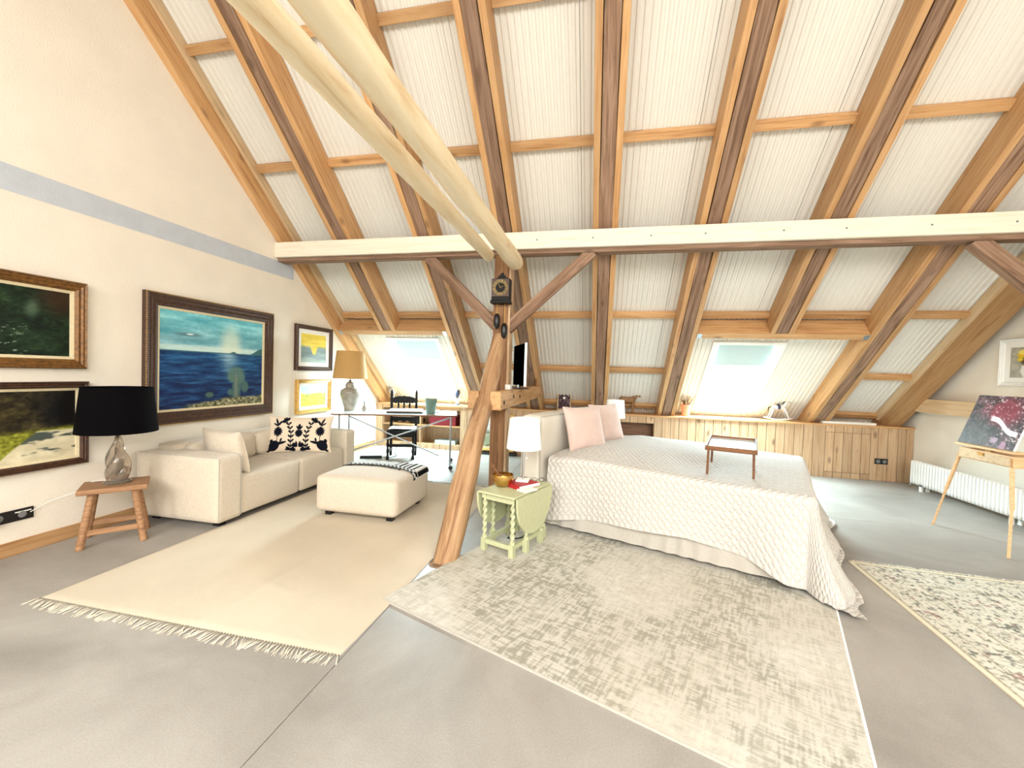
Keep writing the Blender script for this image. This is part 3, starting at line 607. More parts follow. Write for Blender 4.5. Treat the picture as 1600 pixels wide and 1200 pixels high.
mb, col = flat_grid(2.4, 2.2, 400, 340, p_distress, .012); obj('pile', mb, M_['vcrug'], e, col=col)
obj('binding', MB().box(2.4, 2.41, -.006, 2.2, 0, .013), M_['paper'], e); obj('edge', MB().box(-.005, 2.4, -.006, 2.2, .0, .0115), M_['bedbase'], e)
def p_persian(U, V):
    x = U * 1.75; y = V * 2.5; img = np.zeros(U.shape + (3,)) + C(206, 202, 188) + (fbm(x * 4, y * 4, 111)[..., None] - .5) * 24
    wx = x + .06 * fbm(x * 9, y * 9, 112); wy = y + .06 * fbm(x * 9, y * 9, 113); sc = np.abs(fbm(wx * 22, wy * 22, 114, 2) - .5); img = lay(img, sm(.05, .015, sc) * .6, C(120, 118, 106)); img = lay(img, sm(.64, .76, fbm(x * 40, y * 40, 115, 2)) * .75, C(92, 94, 88)); img = lay(img, sm(.74, .84, fbm(x * 30, y * 30, 116, 2)) * .6, C(130, 84, 84))
    d = np.minimum(np.minimum(x, 1.75 - x), np.minimum(y, 2.5 - y)); img = lay(img, ((d < .03)) * 1., C(214, 208, 186)); img = lay(img, ((np.abs(d - .035) < .006) | (np.abs(d - .30) < .008) | (np.abs(d - .12) < .005)) * .6, C(150, 140, 116)); return img
e = thing('persian_rug', 'ivory persian rug with fine floral pattern in front of the easel', 'rug', T(1.88, 1.35, 0) @ rot_mat('Z', math.radians(-3.5)))
mb, col = flat_grid(1.75, 2.5, 230, 320, p_persian, .008); obj('pile', mb, M_['vcrug'], e, M=None, col=col); obj('edge', MB().box(-.004, 1.754, -.004, 2.504, 0, .0075), M_['creamrug'], e)
tag(obj('fringe', fringe(120, 1.75, .05, 6), M_['fringe'], e, M=T(1.75, 2.5, 0) @ rot_mat('Z', math.pi), smooth=True), kind='stuff')
# ================================================================== SOFA + OTTOMAN
SX0, SX1, SY0, SY1 = -4.14, -3.22, 2.98, 5.03
e = thing('sofa', 'low beige two seat sofa with broad square arms', 'sofa', T((SX0 + SX1) / 2, (SY0 + SY1) / 2, 0)); hx, hy = (SX1 - SX0) / 2, (SY1 - SY0) / 2; F_ = M_['sofa']
obj('arm', MB().rbox(-hx, hx, -hy, -hy + .24, .055, .635, .02, 9, .004), F_, e, smooth=True, weld=True); obj('arm', MB().rbox(-hx, hx, hy - .2, hy, .055, .635, .02, 9, .004), F_, e, smooth=True, weld=True)
obj('backrest', MB().rbox(-hx, -hx + .24, -hy + .18, hy - .15, .10, .69, .035, 9, .008), F_, e, smooth=True, weld=True)
for y_ in (-hy + .004, -hy + .236): obj('seam', MB().tube([(hx - .003, y_, .07), (hx - .003, y_, .625), (hx - .02, y_, .632), (-hx + .03, y_, .634)], .0035, 5), M_['bedbase'], e)
ys = [-hy + .243, .01, hy - .203]
for k in range(2):
    obj('seat', MB().rbox(-hx + .15, hx - .02, ys[k] + .002, ys[k + 1] - .002, .055, .425, .035, 11, .012), F_, e, smooth=True, weld=True)
    obj('back_cushion', MB().rbox(-hx + .22, -hx + .36, ys[k] + .02, ys[k + 1] - .02, .42, .68, .05, 9, .02, M=T(-hx + .22, 0, .42) @ rot_mat('Y', -.12) @ T(hx - .22, 0, -.42)), F_, e, smooth=True, weld=True)
for sx_ in (-1, 1):
    for sy_ in (-1, 1): obj('foot', MB().cbox((sx_ * (hx - .12), sy_ * (hy - .12), .03), (.07, .07, .06)), M_['black'], e)
OX0, OX1, OY0, OY1 = -2.68, -1.82, 3.52, 4.28
e = thing('ottoman', 'beige upholstered ottoman with a striped throw on it', 'ottoman', T((OX0 + OX1) / 2, (OY0 + OY1) / 2, 0))
obj('body', MB().rbox(-.43, .43, -.38, .38, .06, .41, .05, 13, .022), F_, e, smooth=True, weld=True)
for sx_ in (-1, 1):
    for sy_ in (-1, 1): obj('foot', MB().cbox((sx_ * .33, sy_ * .28, .034), (.06, .06, .052)), M_['black'], e)
# throw folded over the ottoman
def otop(x, y):     # surface of the ottoman in its own frame
    z = .41 + .022 * max(0, 1 - (x / .43) ** 2) * max(0, 1 - (y / .38) ** 2); d = max(0, abs(x) - .38, abs(y) - .33); return z - (.05 - math.sqrt(max(0, .05 ** 2 - min(d, .05) ** 2)) if d > 0 else 0)
nx, ny = 140, 40; P = np.zeros((ny, nx, 3)); col = np.zeros((ny, nx, 3))
for j in range(ny):
    for i in range(nx):
        s = i / (nx - 1); t = j / (ny - 1); x = -.40 + .86 * s; y0 = .06 - .16 * s + .10 * math.sin(s * 2.6); y = y0 + t * (.36 - y0) * (1 - .05 * s)
        xx = min(x, .435); z = otop(xx, y) + .012 + .004 * math.sin(s * 40) * t
        if x > .43: z -= (x - .43) * 1.0
        P[j, i] = (xx + (.012 if x > .42 else 0), y, z)
        if t < .26: v = 12 if ((i // 4 + (j // 5)) % 2 == 0 or j < 2) else 225
        elif s > .62: v = 18 if (int((s - .62) * 30) % 2 == 0 and t < .95) else 236
        else: v = 236 if int(t * 26) % 2 else 190
        col[j, i] = (v, v, v)
Mo = T((OX0 + OX1) / 2, (OY0 + OY1) / 2, 0)
e = thing('throw_blanket', 'black and white striped throw spread over the ottoman', 'blanket', Mo @ T(0, .2, .43)); obj('cloth', MB().grid(P - np.array([0, .2, .43])), M_['vccloth'], e, smooth=True, col=lin(col.reshape(-1, 3)))
tas = MB()
for k in range(36):
    p = P[0, int(k * (nx - 1) / 45)] - np.array([0, .2, .43]); tas.tube([p, p + np.array([0, -.012, -.004]), p + np.array([.004 * math.sin(k), -.03, -.008])], .004, 5)
tag(obj('tassels', tas, M_['black'], e), kind='stuff')
# ================================================================== CUSHIONS
def pillow(wd, hg, th, nx=40, ny=30, pinch=.09, seed=0):
    out = []
    u = np.linspace(-1, 1, nx); v = np.linspace(-1, 1, ny); U, V = np.meshgrid(u, v); k = 1 - pinch * (1 - U ** 2) * V ** 2 - pinch * (1 - V ** 2) * U ** 2
    X = U * wd / 2 * (1 - pinch * (1 - V ** 2)); Y = V * hg / 2 * (1 - pinch * (1 - U ** 2)); prof = ((1 - U ** 2) * (1 - V ** 2)) ** .42; n = (fbm(U * 2.3 + 7, V * 2.3 + 3, seed) - .5) * .12
    return X, Y, prof * th / 2 * (1 + n)
def cushion(name, label, M, wd, hg, th, mat, func=None, group=None, seed=1, nx=40, ny=30, piping=False):
    e = thing(name, label, 'cushion', M, group); X, Y, Z = pillow(wd, hg, th, nx, ny, seed=seed); f = MB().grid(np.stack([X, Y, Z], -1))
    if func is not None:
        U, V = np.meshgrid(np.linspace(0, 1, nx), np.linspace(0, 1, ny)); obj('front', f, M_['vccloth'], e, smooth=True, col=lin(np.clip(func(U, V), 0, 255)).reshape(-1, 3))
    else: obj('front', f, mat, e, smooth=True)
    obj('back', MB().grid(np.stack([X, Y, -Z], -1)[:, ::-1]), mat, e, smooth=True)
    ring = [(X[0, i], Y[0, i], 0) for i in range(nx)] + [(X[j, -1], Y[j, -1], 0) for j in range(1, ny)] + [(X[-1, i], Y[-1, i], 0) for i in range(nx - 2, -1, -1)] + [(X[j, 0], Y[j, 0], 0) for j in range(ny - 2, -1, -1)]
    if piping: obj('piping', MB().tube(ring, .005, 6), mat, e, smooth=True)
    return e
def p_embroid(U, V):
    asp = 1.75; img = np.zeros(U.shape + (3,)) + C(222, 206, 184); m = np.zeros_like(U); x = np.abs(U - .5) * asp; y = V
    def leaf(cx, cy, a, l, w_):
        dx = (x - cx); dy = (y - cy); p = dx * math.cos(a) + dy * math.sin(a); q = -dx * math.sin(a) + dy * math.cos(a); return ((np.abs(q) < w_ * np.sqrt(np.clip(1 - (2 * p / l - 1) ** 2, 0, 1))) & (p > 0) & (p < l)) * 1.
    def line(x0, y0, x1, y1, w_=.011):
        dx, dy = x1 - x0, y1 - y0; t = np.clip(((x - x0) * dx + (y - y0) * dy) / (dx * dx + dy * dy), 0, 1); return (np.hypot(x - x0 - t * dx, y - y0 - t * dy) < w_) * 1.
    sh = []
    for cx, cy, r in ((.60, .55, .14), (0.0, .50, .12)):
        for k in range(12): sh.append(leaf(cx, cy, k * math.pi / 6 + .2, r, .026))
        sh.append((np.hypot(x - cx, y - cy) < .05) * 1.)
    sh += [line(.60, .55, .60, .30), line(.60, .66, .60, .82), leaf(.60, .72, 2.2, .17, .03), leaf(.60, .72, 1.3, .22, .03), leaf(.60, .70, .6, .16, .025), leaf(.54, .80, 2.6, .14, .025)]
    sh += [line(.20, .06, .22, .5), line(.22, .5, .36, .86)]
    for k in range(7):
        t = k / 6.; px, py = (.20 + .02 * t * 2, .12 + .38 * t * 2) if t < .5 else (.22 + .14 * (t - .5) * 2, .5 + .36 * (t - .5) * 2)
        sh += [leaf(px, py, 2.3, .12, .026), leaf(px, py, .75, .12, .026)]
    sh += [leaf(.36, .86, a, .13, .026) for a in (0.1, .7, 1.3, 2.0, -.5)]
    sh += [((x - .66) / .15) ** 2 + ((y - .17) / .14) ** 2 < 1, ((x - .76) / .05) ** 2 + ((y - .30) / .05) ** 2 < 1, leaf(.60, .20, 2.9, .28, .035), leaf(.60, .25, 3.1, .24, .02), leaf(.70, .06, -.2, .12, .03), leaf(.5, .27, 1.8, .1, .03)]
    sh += [leaf(0.02, .12, a, .16, .03) for a in (.3, .8, 1.3)] + [leaf(.2, .06, a, .14, .028) for a in (0, .5, 2.6, 3.1)] + [leaf(0.05, .03, .1, .2, .03), leaf(0, .62, 1.5, .15, .03), leaf(0, .6, .9, .14, .03)]
    for s in sh: m = np.maximum(m, s * 1.)
    return lay(img, m, C(16, 18, 30))
cushion('cushion', 'cream lumbar cushion with black floral embroidery leaning at the far end of the sofa', basis((-3.53, 4.36, .425 + .215), (.90, .43, 0), (-.14, .33, .94)), .74, .46, .16, M_['sofa'], p_embroid, 'embroidered cushions', 3, 190, 110)
cushion('cushion', 'cream embroidered cushion pushed against the sofa arm beside the black lamp', basis((-3.55, 3.36, .425 + .20), (-.80, .16, 0), (.06, -.26, .94)), .56, .42, .2, M_['sofa'], p_embroid, 'embroidered cushions', 5, 150, 100)
# ================================================================== STOOL + BLACK LAMP
sa_ = math.radians(50); SO = T(-3.845, 2.62, 0) @ rot_mat('Z', sa_)
e = thing('stool', 'small rustic oak stool holding the black shaded lamp', 'stool', SO)
obj('seat', MB().box(-.205, .205, -.165, .165, .42, .46), M_['oak'], e, bevel=.006)
for sx_ in (-1, 1):
    for sy_ in (-1, 1): obj('leg', MB().tube([(sx_ * .125, sy_ * .10, .422), (sx_ * .185, sy_ * .15, 0)], [.024, .026], 10), M_['oak'], e, smooth=40)
for sy_ in (-1, 1): obj('stretcher', MB().bar((-.165, sy_ * .135, .12), (.165, sy_ * .135, .12), .022, .04), M_['oak'], e, bevel=.003)
LP = SO @ Vector((.01, .015, .4605))
e = thing('table_lamp', 'table lamp with a wide black drum shade and twisted glass base', 'lamp', T(*LP))
obj('foot', MB().lathe([(.085, 0), (.09, .008), (.08, .022), (.06, .03)], 20), M_['crystal'], e, smooth=40)
tw = MB()
for k in range(3):
    a0 = k * 2.09; pts = []; rr = []
    for i in range(22):
        t = i / 21; a = a0 + t * 3.6; r = .042 * math.sin(math.pi * min(1, t * 1.05)) ** .7 * (1 - .35 * t) + .004; pts.append((r * math.cos(a), r * math.sin(a), 0.025 + .38 * t)); rr.append(.042 * (1 - t) + .014 + .008 * math.sin(t * 6))
    tw.tube(pts, rr, 10)
obj('glass_twist', tw, M_['crystal'], e, smooth=True); obj('stem', MB().tube([(0, 0, .39), (0, 0, .52)], .009, 10), M_['brass'], e, smooth=40)
def shade_mesh(r0, r1, z0, z1, th=.003, n=40):
    return MB().lathe([(r0, z0), (r1, z1), (r1 - th, z1), (r0 - th, z0), (r0, z0)], n, cap=False)
sh_ = obj('shade', shade_mesh(.257, .222, .42, .785), M_['blackcloth'], e, smooth=40)
sk = MB()
for k in range(3): a = k * 2.094; sk.tube([(0, 0, .52), (.219 * math.cos(a), .219 * math.sin(a), .76)], .002, 5)
obj('shade_carrier', sk, M_['brass'], sh_)
q = Vector((XL + .03, 2.28, .30)) - LP
obj('cord', MB().tube(catmull([(-.06, 0, .015), (-.20, -.05, .0), (-.24, -.10, -.06), (q.x + .005, q.y + .12, q.z + .05), tuple(q)], 8), .0028, 6), M_['paper'], e, smooth=True)
e = thing('wall_socket', 'long black wall socket strip with a white plug above the baseboard', 'socket', Matrix(((0, 0, 1, XL + .0205 - .02), (1, 0, 0, 2.06), (0, 1, 0, .292), (0, 0, 0, 1))))
obj('plate', MB().box(-.25, .25, -.043, .043, 0, .012), M_['black'], e, bevel=.003)
for k in range(4): obj('outlet', MB().lathe([(.024, .011), (.024, .014), (.019, .015)], 20, c=(-.19 + k * .125, 0, 0)), M_['grey'], e)
obj('plug', MB().box(-.03, .05, -.035, .022, .012, .05), M_['white'], e, bevel=.006); obj('label_strip', MB().box(.145, .235, .018, .026, .012, .0135), M_['paper'], e)
# ================================================================== DESK GROUP
dl = Vector((.94, .342, 0)); dd = Vector((-.342, .94, 0)); DO = Vector((-3.66, 5.12, 0)); DM = basis(DO, dl, dd); DZ = .82
e = thing('desk', 'glass topped desk on a chrome cross braced frame with castors', 'desk', DM)
obj('top', MB().box(0, 1.75, 0, .72, DZ - .018, DZ), plain('desk_white', (224, 230, 230), .12), e, bevel=.003); obj('edge', MB().box(-.004, 1.754, -.004, .0, DZ - .022, DZ - .001).box(-.004, 0, 0, .72, DZ - .022, DZ - .001), M_['walnut'], e)
LG = [(.09, .08), (1.66, .08), (.09, .64), (1.66, .64)]
for x, y in LG:
    lg = obj('leg', MB().tube([(x, y, .075), (x, y, DZ - .02)], .014, 10), M_['steel'], e, smooth=40)
    cs = obj('castor', MB().lathe([(.03, -.011), (.033, 0), (.03, .011)], 16, M=T(x + .012, y, .034) @ rot_mat('X', math.pi / 2)), M_['black'], lg); obj('castor_fork', MB().tube([(x, y, .08), (x + .004, y, .06)], .012, 8), M_['chrome'], lg)
for y in (.12,):
    obj('cross_brace', MB().tube([(.09, .10, .22), (1.64, .12, DZ - .05)], .011, 8), M_['steel'], e, smooth=40); obj('cross_brace', MB().tube([(.2, .13, DZ - .04), (1.50, .14, .20)], .011, 8), M_['steel'], e, smooth=40)
for x in (.09, 1.66):
    for z_ in (DZ - .035, .22): obj('side_rail', MB().tube([(x, .08, z_), (x, .64, z_)], .010, 8), M_['steel'], e, smooth=40)
def dpt(x, y, z=DZ): return DM @ Vector((x, y, z + .0006))
LQ = dpt(.13, .50)
e = thing('table_lamp', 'table lamp with a tan shade and grey ginger jar base on the desk', 'lamp', T(*LQ))
obj('jar', MB().lathe([(.075, 0), (.08, .012), (.085, .05), (.105, .12), (.135, .22), (.142, .265), (.13, .31), (.09, .34), (.062, .35)], 28), M_['jar'], e, smooth=50)
obj('jar_lid', MB().lathe([(.066, .35), (.07, .375), (.064, .40), (.045, .43), (.02, .44), (.022, .455), (.008, .47)], 24), M_['jar'], e, smooth=50)
obj('stem', MB().tube([(0, 0, .46), (0, 0, .56)], .008, 8), M_['brass'], e, smooth=40); sh_ = obj('shade', shade_mesh(.25, .198, .485, .90), M_['tan'], e, smooth=40)
sk = MB()
for k in range(3): a = k * 2.094; sk.tube([(0, 0, .55), (.2 * math.cos(a), .2 * math.sin(a), .88)], .002, 5)
obj('shade_carrier', sk, M_['brass'], sh_)
obj('cord', MB().tube(catmull([(-.07, -.02, .01), (-.2, -.05, .02), (-.28, .03, -.1), (-.25, .06, -.5), (-.1, .0, -DZ + .01)], 8), .003, 6), M_['grey'], e, smooth=True)
e = thing('glass_vase', 'frosted grey green glass tumbler vase on the desk', 'vase', T(*dpt(1.36, .20)))
obj('body', MB().lathe([(.06, 0), (.066, .004), (.092, .225), (.088, .227), (.06, .012), (.0, .01)], 28, cap=False), M_['vase'], e, smooth=50); obj('base', MB().lathe([(.064, .0), (.064, .006)], 28), M_['vase'], e)
e = thing('bud_bottle', 'tiny grey stoppered bottle next to the ginger jar lamp', 'bottle', T(*dpt(.36, .42))); obj('bottle', MB().lathe([(.025, 0), (.033, .02), (.034, .05), (.02, .075), (.011, .09), (.011, .12)], 18), M_['jar'], e, smooth=50); obj('stopper', MB().lathe([(.013, .12), (.016, .13), (.008, .15)], 14), M_['grey'], e, smooth=50)
e = thing('desk_pad', 'black folder with white papers on the desk', 'folder', basis(dpt(.72, .20), dl, dd)); obj('folder', MB().box(0, .52, 0, .34, 0, .022), M_['black'], e, bevel=.004); obj('papers', MB().box(.02, .5, .02, .33, .0225, .04), M_['paper'], e, bevel=.002)
tag(obj('paper_stack', MB().box(0, .22, 0, .30, 0, .012), M_['paper'], None, basis(dpt(1.28, .36), (.9, .43, 0), (-.43, .9, 0)), bevel=.001), 'thin stack of white paper behind the glass vase', 'papers')
# chair
cf = Vector((.342, -.94, 0)); cr = Vector((-.94, -.342, 0)); CMx = basis((-3.20, 6.36, 0), -cr, -cf)   # local +x right seen from the desk, +y to the back
e = thing('carved_chair', 'black carved wooden chair with spindle back behind the desk', 'chair', CMx); EB = M_['ebony']
def turned(x, y, z0, z1, r=.02):
    n = 14; pr = []
    for i in range(n + 1): t = i / n; pr.append((r * (1 + .28 * math.sin(t * 26)) if .1 < t < .9 else r * 1.25, z0 + (z1 - z0) * t))
    return MB().lathe(pr, 8, c=(x, y, 0))
for s_ in (-1, 1):
    obj('leg', turned(s_ * .20, -.19, 0, .45), EB, e, smooth=50); obj('back_post', MB().box(s_ * .205 - .021, s_ * .205 + .021, .17, .212, 0, 1.06), EB, e, bevel=.004)
    obj('finial', MB().lathe([(.018, 1.06), (.024, 1.08), (.012, 1.10), (.016, 1.115), (.004, 1.13)], 10, c=(s_ * .205, .19, 0)), EB, e, smooth=50)
    obj('stretcher', MB().box(s_ * .2 - .012, s_ * .2 + .012, -.18, .18, .10, .135), EB, e)
obj('stretcher', MB().box(-.19, .19, -.20, -.175, .21, .25), EB, e); obj('stretcher', MB().box(-.19, .19, .18, .20, .15, .19), EB, e)
obj('seat', MB().box(-.225, .225, -.215, .185, .44, .475), EB, e, bevel=.005); obj('seat_apron', MB().box(-.19, .19, -.205, -.185, .37, .44), EB, e)
pl_ = [(-.185, .98), (-.185, .90)] + [(-.185 + .37 * k / 16, .90 - .015 * (k % 4 == 2)) for k in range(1, 16)] + [(.185, .90), (.185, .98)] + [(.185 - .37 * k / 12, .995 + .02 * math.sin(k * math.pi / 12) + .008 * (k % 3 == 0)) for k in range(1, 12)]
obj('crest_rail', MB().prism(pl_, -.012, .012, Matrix(((1, 0, 0, 0), (0, 0, -1, .19), (0, 1, 0, 0), (0, 0, 0, 1)))), EB, e)
for k in range(3): obj('spindle', turned((k - 1) * .093, .19, .76, .90, .016), EB, e, smooth=50)
obj('back_rail', MB().box(-.185, .185, .18, .20, .715, .765), EB, e); pr = [(-.185, .66)] + [(-.185 + .37 * k / 12, .60 - .03 * abs(math.sin(k * math.pi / 4))) for k in range(13)] + [(.185, .66)]
obj('back_rail', MB().prism(pr, -.01, .01, Matrix(((1, 0, 0, 0), (0, 0, -1, .19), (0, 1, 0, 0), (0, 0, 0, 1)))), EB, e)
nx = ny = 14; U, V = np.meshgrid(np.linspace(-1, 1, nx), np.linspace(-1, 1, ny)); Pp = np.stack([U * .2, V * .17, .485 + .02 * fbm(U * 2 + 4, V * 2 + 4, 3) + .012], -1)
pp = thing('newspaper', 'crumpled white newspaper lying on the carved chair', 'paper', CMx @ T(0, 0, .476)); obj('sheet', MB().grid(Pp - np.array([0, 0, .484])).grid(Pp[:, ::-1] - np.array([-.03, .02, .476])), M_['paper'], pp, smooth=True)
e = thing('power_strip', 'black power strip on the floor under the desk', 'power strip', T(-3.62, 6.12, 0) @ rot_mat('Z', .35)); obj('body', MB().box(-.17, .17, -.03, .03, 0, .045), M_['black'], e, bevel=.004)
for k in range(4): obj('outlet', MB().lathe([(.02, .045), (.02, .047)], 14, c=(-.12 + .08 * k, 0, 0)), M_['grey'], e)
obj('cord', MB().tube(catmull([(.17, 0, .02), (.3, .05, .008), (.38, .2, .008), (.30, .5, .008), (.3, .9, .05)], 8), .005, 6), M_['black'], e, smooth=True)
# bookcase contents
tag(obj('storage_box', MB().box(-.26, .26, 0, .24, 0, .2), M_['maroon'], None, T(-2.86, YB + .05, .4405), bevel=.006), 'dark red storage box on the upper bookcase shelf', 'box')
tag(obj('book_pile', MB().box(-.20, .20, 0, .24, 0, .07), M_['paleblue'], None, T(-2.80, YB + .04, .0955), bevel=.004), 'pale blue box file lying on the lower bookcase shelf', 'box')
tag(obj('bag', MB().rbox(-.14, .14, -.06, .06, 0, .14, .05, 7, .02), M_['black'], None, T(-3.42, YB + .16, .4405), smooth=True, weld=True), 'small black bag on the upper bookcase shelf behind the chair', 'bag')
# ================================================================== SHELF FIGURES
SZ = .8306
def figure(M, label, hat):
    e = thing('figurine', label, 'figurine', M, 'porcelain figurines on the shelf'); obj('plinth', MB().lathe([(.045, 0), (.045, .02), (.03, .03)], 14), M_['navy'], e, smooth=40)
    obj('legs', MB().tube([(-.018, 0, .028), (-.02, 0, .15)], [.015, .02], 8).tube([(.02, 0, .028), (.016, 0, .15)], [.015, .02], 8), M_['porcelain'], e, smooth=True)
    obj('torso', MB().lathe([(.035, .14), (.045, .17), (.04, .21), (.048, .25), (.02, .285), (.012, .29)], 14), M_['navy' if hat else 'porcelain'], e, smooth=True); obj('arms', MB().tube([(-.045, 0, .26), (-.075, -.02, .20), (-.03, -.05, .19)], .012, 7).tube([(.045, 0, .26), (.07, -.01, .2), (.05, -.04, .16)], .012, 7), M_['porcelain'], e, smooth=True)
    obj('head', MB().lathe([(.004, .285), (.022, .295), (.03, .32), (.024, .345), (.004, .355)], 12), M_['porcelain'], e, smooth=True); obj('hat', MB().lathe([(.045 if hat else .03, .342), (.042 if hat else .028, .348), (.024, .352), (.02, .385), (.004, .388)], 12), M_['twig' if hat else 'navy'], e, smooth=40)
figure(T(-3.95, 7.42, SZ), 'blue and white porcelain figure on the shelf behind the carved chair', False); figure(T(-2.62, 7.42, SZ), 'standing figure in a straw hat on the shelf behind the glass vase', True)
tl = .10; picture('small framed dark red berry picture standing on the shelf behind the headboard', Matrix(((1, 0, 0, -.615), (0, math.sin(tl), -math.cos(tl), 7.44), (0, math.cos(tl), math.sin(tl), SZ + .161), (0, 0, 0, 1))), .25, .325, .022, 'pine_light', p_berries, 'framed_picture', 'picture', .02, 0, nx=50)
e = thing('donkey_figure', 'carved brown wooden donkey standing on the shelf beside the bedside lamp', 'figurine', T(.50, 7.43, SZ)); dk = M_['donkey']
obj('body', MB().tube([(-.15, 0, .225), (-.12, 0, .235), (-.03, 0, .225), (.06, 0, .235), (.09, 0, .25)], [.03, .055, .052, .055, .04], 12), dk, e, smooth=True)
for x, s_ in ((-.11, -1), (-.10, 1), (.06, -1), (.075, 1)): obj('leg', MB().tube([(x, s_ * .028, .21), (x + .008, s_ * .03, .11), (x - .002, s_ * .03, .02), (x + .006, s_ * .03, 0)], [.026, .015, .012, .016], 8), dk, e, smooth=True)
obj('neck', MB().tube([(.07, 0, .25), (.11, 0, .30), (.125, 0, .335)], [.042, .034, .03], 10), dk, e, smooth=True); obj('head', MB().tube([(.115, 0, .345), (.14, -.01, .335), (.175, -.02, .30), (.185, -.02, .29)], [.022, .03, .02, .017], 10), dk, e, smooth=True)
for s_ in (-1, 1): obj('ear', MB().tube([(.115, s_ * .015, .355), (.112, s_ * .03, .385), (.12, s_ * .032, .41)], [.008, .011, .002], 6), dk, e, smooth=True)
obj('tail', MB().tube([(-.15, 0, .24), (-.185, 0, .20), (-.19, 0, .12)], [.008, .006, .01], 6), dk, e, smooth=True)
e = thing('potted_plant', 'terracotta pot of dried twigs standing on the shelf by the skylight', 'potted plant', T(1.43, 7.41, SZ)); obj('pot', MB().lathe([(.055, 0), (.06, .01), (.078, .16), (.086, .162), (.086, .195), (.076, .195), (.07, .16), (0, .155)], 24, cap=False), M_['terracotta'], e, smooth=40)
obj('soil', MB().lathe([(.069, .15), (.066, .158)], 18), M_['twig'], e); tg = MB(); bl_ = MB(); r_ = random.Random(5)
for k in range(34):
    a = r_.random() * 6.28; sp_ = .03 + r_.random() * .14; h = .14 + r_.random() * .18; b0 = Vector((.03 * math.cos(a), .03 * math.sin(a), .155)); b1 = Vector((sp_ * math.cos(a), sp_ * math.sin(a), .155 + h)); md = (b0 + b1) / 2 + Vector((0, 0, .02))
    tg.tube([b0, md, b1], [.0028, .002, .0012], 5)
    for j in range(3): c = md.lerp(b1, .4 + .3 * j) + Vector((r_.uniform(-.012, .012), r_.uniform(-.012, .012), 0)); bl_.lathe([(.001, -.008), (.008, 0), (.001, .009)], 6, c=tuple(c))
tag(obj('twigs', tg, M_['twig'], e), kind='stuff'); tag(obj('dry_blooms', bl_, M_['bloom'], e), kind='stuff')
e = thing('rocking_horse', 'small white rocking horse ornament on the shelf', 'rocking horse', T(2.83, 7.42, SZ)); wh = M_['porcelain']
obj('body', MB().tube([(-.10, 0, .21), (-.07, 0, .215), (0, 0, .205), (.06, 0, .215), (.085, 0, .23)], [.02, .042, .038, .042, .03], 12), wh, e, smooth=True); obj('neck', MB().tube([(.07, 0, .22), (.11, 0, .275), (.115, 0, .31)], [.036, .028, .024], 10), wh, e, smooth=True); obj('head', MB().tube([(.105, 0, .325), (.13, 0, .315), (.165, 0, .28)], [.018, .024, .014], 10), wh, e, smooth=True)
obj('mane', MB().tube([(.12, 0, .345), (.085, 0, .31), (.06, 0, .25)], [.006, .014, .008], 6), M_['black'], e, smooth=True); obj('tail', MB().tube([(-.10, 0, .22), (-.14, 0, .20), (-.15, 0, .13)], [.006, .012, .004], 6), M_['black'], e, smooth=True); obj('saddle', MB().tube([(-.02, 0, .215), (.02, 0, .215)], [.045, .045], 12), M_['navy'], e, smooth=True)
for s_ in (-1, 1):
    obj('leg', MB().tube([(-.075, s_ * .03, .2), (-.10, s_ * .045, .12), (-.14, s_ * .05, .035)], [.02, .012, .009], 8), wh, e, smooth=True); obj('leg', MB().tube([(.07, s_ * .03, .2), (.11, s_ * .045, .12), (.145, s_ * .05, .035)], [.02, .012, .009], 8), wh, e, smooth=True); obj('ear', MB().tube([(.108, s_ * .012, .335), (.106, s_ * .016, .36)], [.007, .001], 6), wh, e, smooth=True)
    obj('rocker', MB().tube([(x, s_ * .052, .012 + .9 * x * x) for x in np.linspace(-.19, .19, 14)], .011, 6), wh, e, smooth=True)
for x in (-.13, .13): obj('rocker_bar', MB().tube([(x, -.05, .027), (x, .05, .027)], .007, 6), wh, e, smooth=True)
tag(obj('flat_box', MB().box(-.36, .36, -.09, .09, 0, .035), M_['paper'], None, T(3.76, 7.36, SZ), bevel=.003), 'flat white box lying on the shelf by the radiator wall', 'box')
# ================================================================== CLOCK, SCREEN
e = thing('wall_clock', 'antique dark wall clock with pine cone weights hung on the post', 'clock', T(-1.14, PY - .0965, 2.27))
obj('case', MB().box(-.105, .105, -.12, 0, 0, .26), M_['ebony'], e, bevel=.004); obj('base_moulding', MB().box(-.115, .115, -.13, 0, -.02, .012), M_['ebony'], e, bevel=.004)
dp = obj('dial_plate', MB().box(-.1, .1, -.126, -.12, .055, .255), M_['bronze'], e, bevel=.002); FR = Matrix(((1, 0, 0, -.0), (0, 0, -1, -.126), (0, 1, 0, .155), (0, 0, 0, 1)))
obj('chapter_ring', MB().lathe([(.088, 0), (.09, .005), (.062, .006), (.055, .003)], 32, cap=False, M=FR), M_['oldbrass'], dp, smooth=30); obj('dial_centre', MB().lathe([(.056, 0), (.056, .003)], 28, M=FR), M_['ebony'], dp)
for k in range(12): a = k * math.pi / 6; obj('numeral', MB().cbox((0, .075, .0065), (.007, .018, .002), FR @ rot_mat('Z', a)), M_['black'], dp)
for a, l in ((.5, .05), (-1.2, .035)): obj('hand', MB().box(-.003, .003, -.01, l, .006, .009, FR @ rot_mat('Z', a)), M_['oldbrass'], dp)
cr_ = [(-.07, 0), (-.06, .02), (-.045, .015), (-.04, .045), (-.02, .04), (-.01, .075), (.0, .06), (.01, .085), (.022, .07), (.03, .045), (.045, .04), (.05, .015), (.07, .02), (.075, 0)]
obj('crest', MB().prism(cr_, 0, .02, Matrix(((1, 0, 0, 0), (0, 0, -1, -.06), (0, 1, 0, .258), (0, 0, 0, 1)))), M_['ebony'], e)
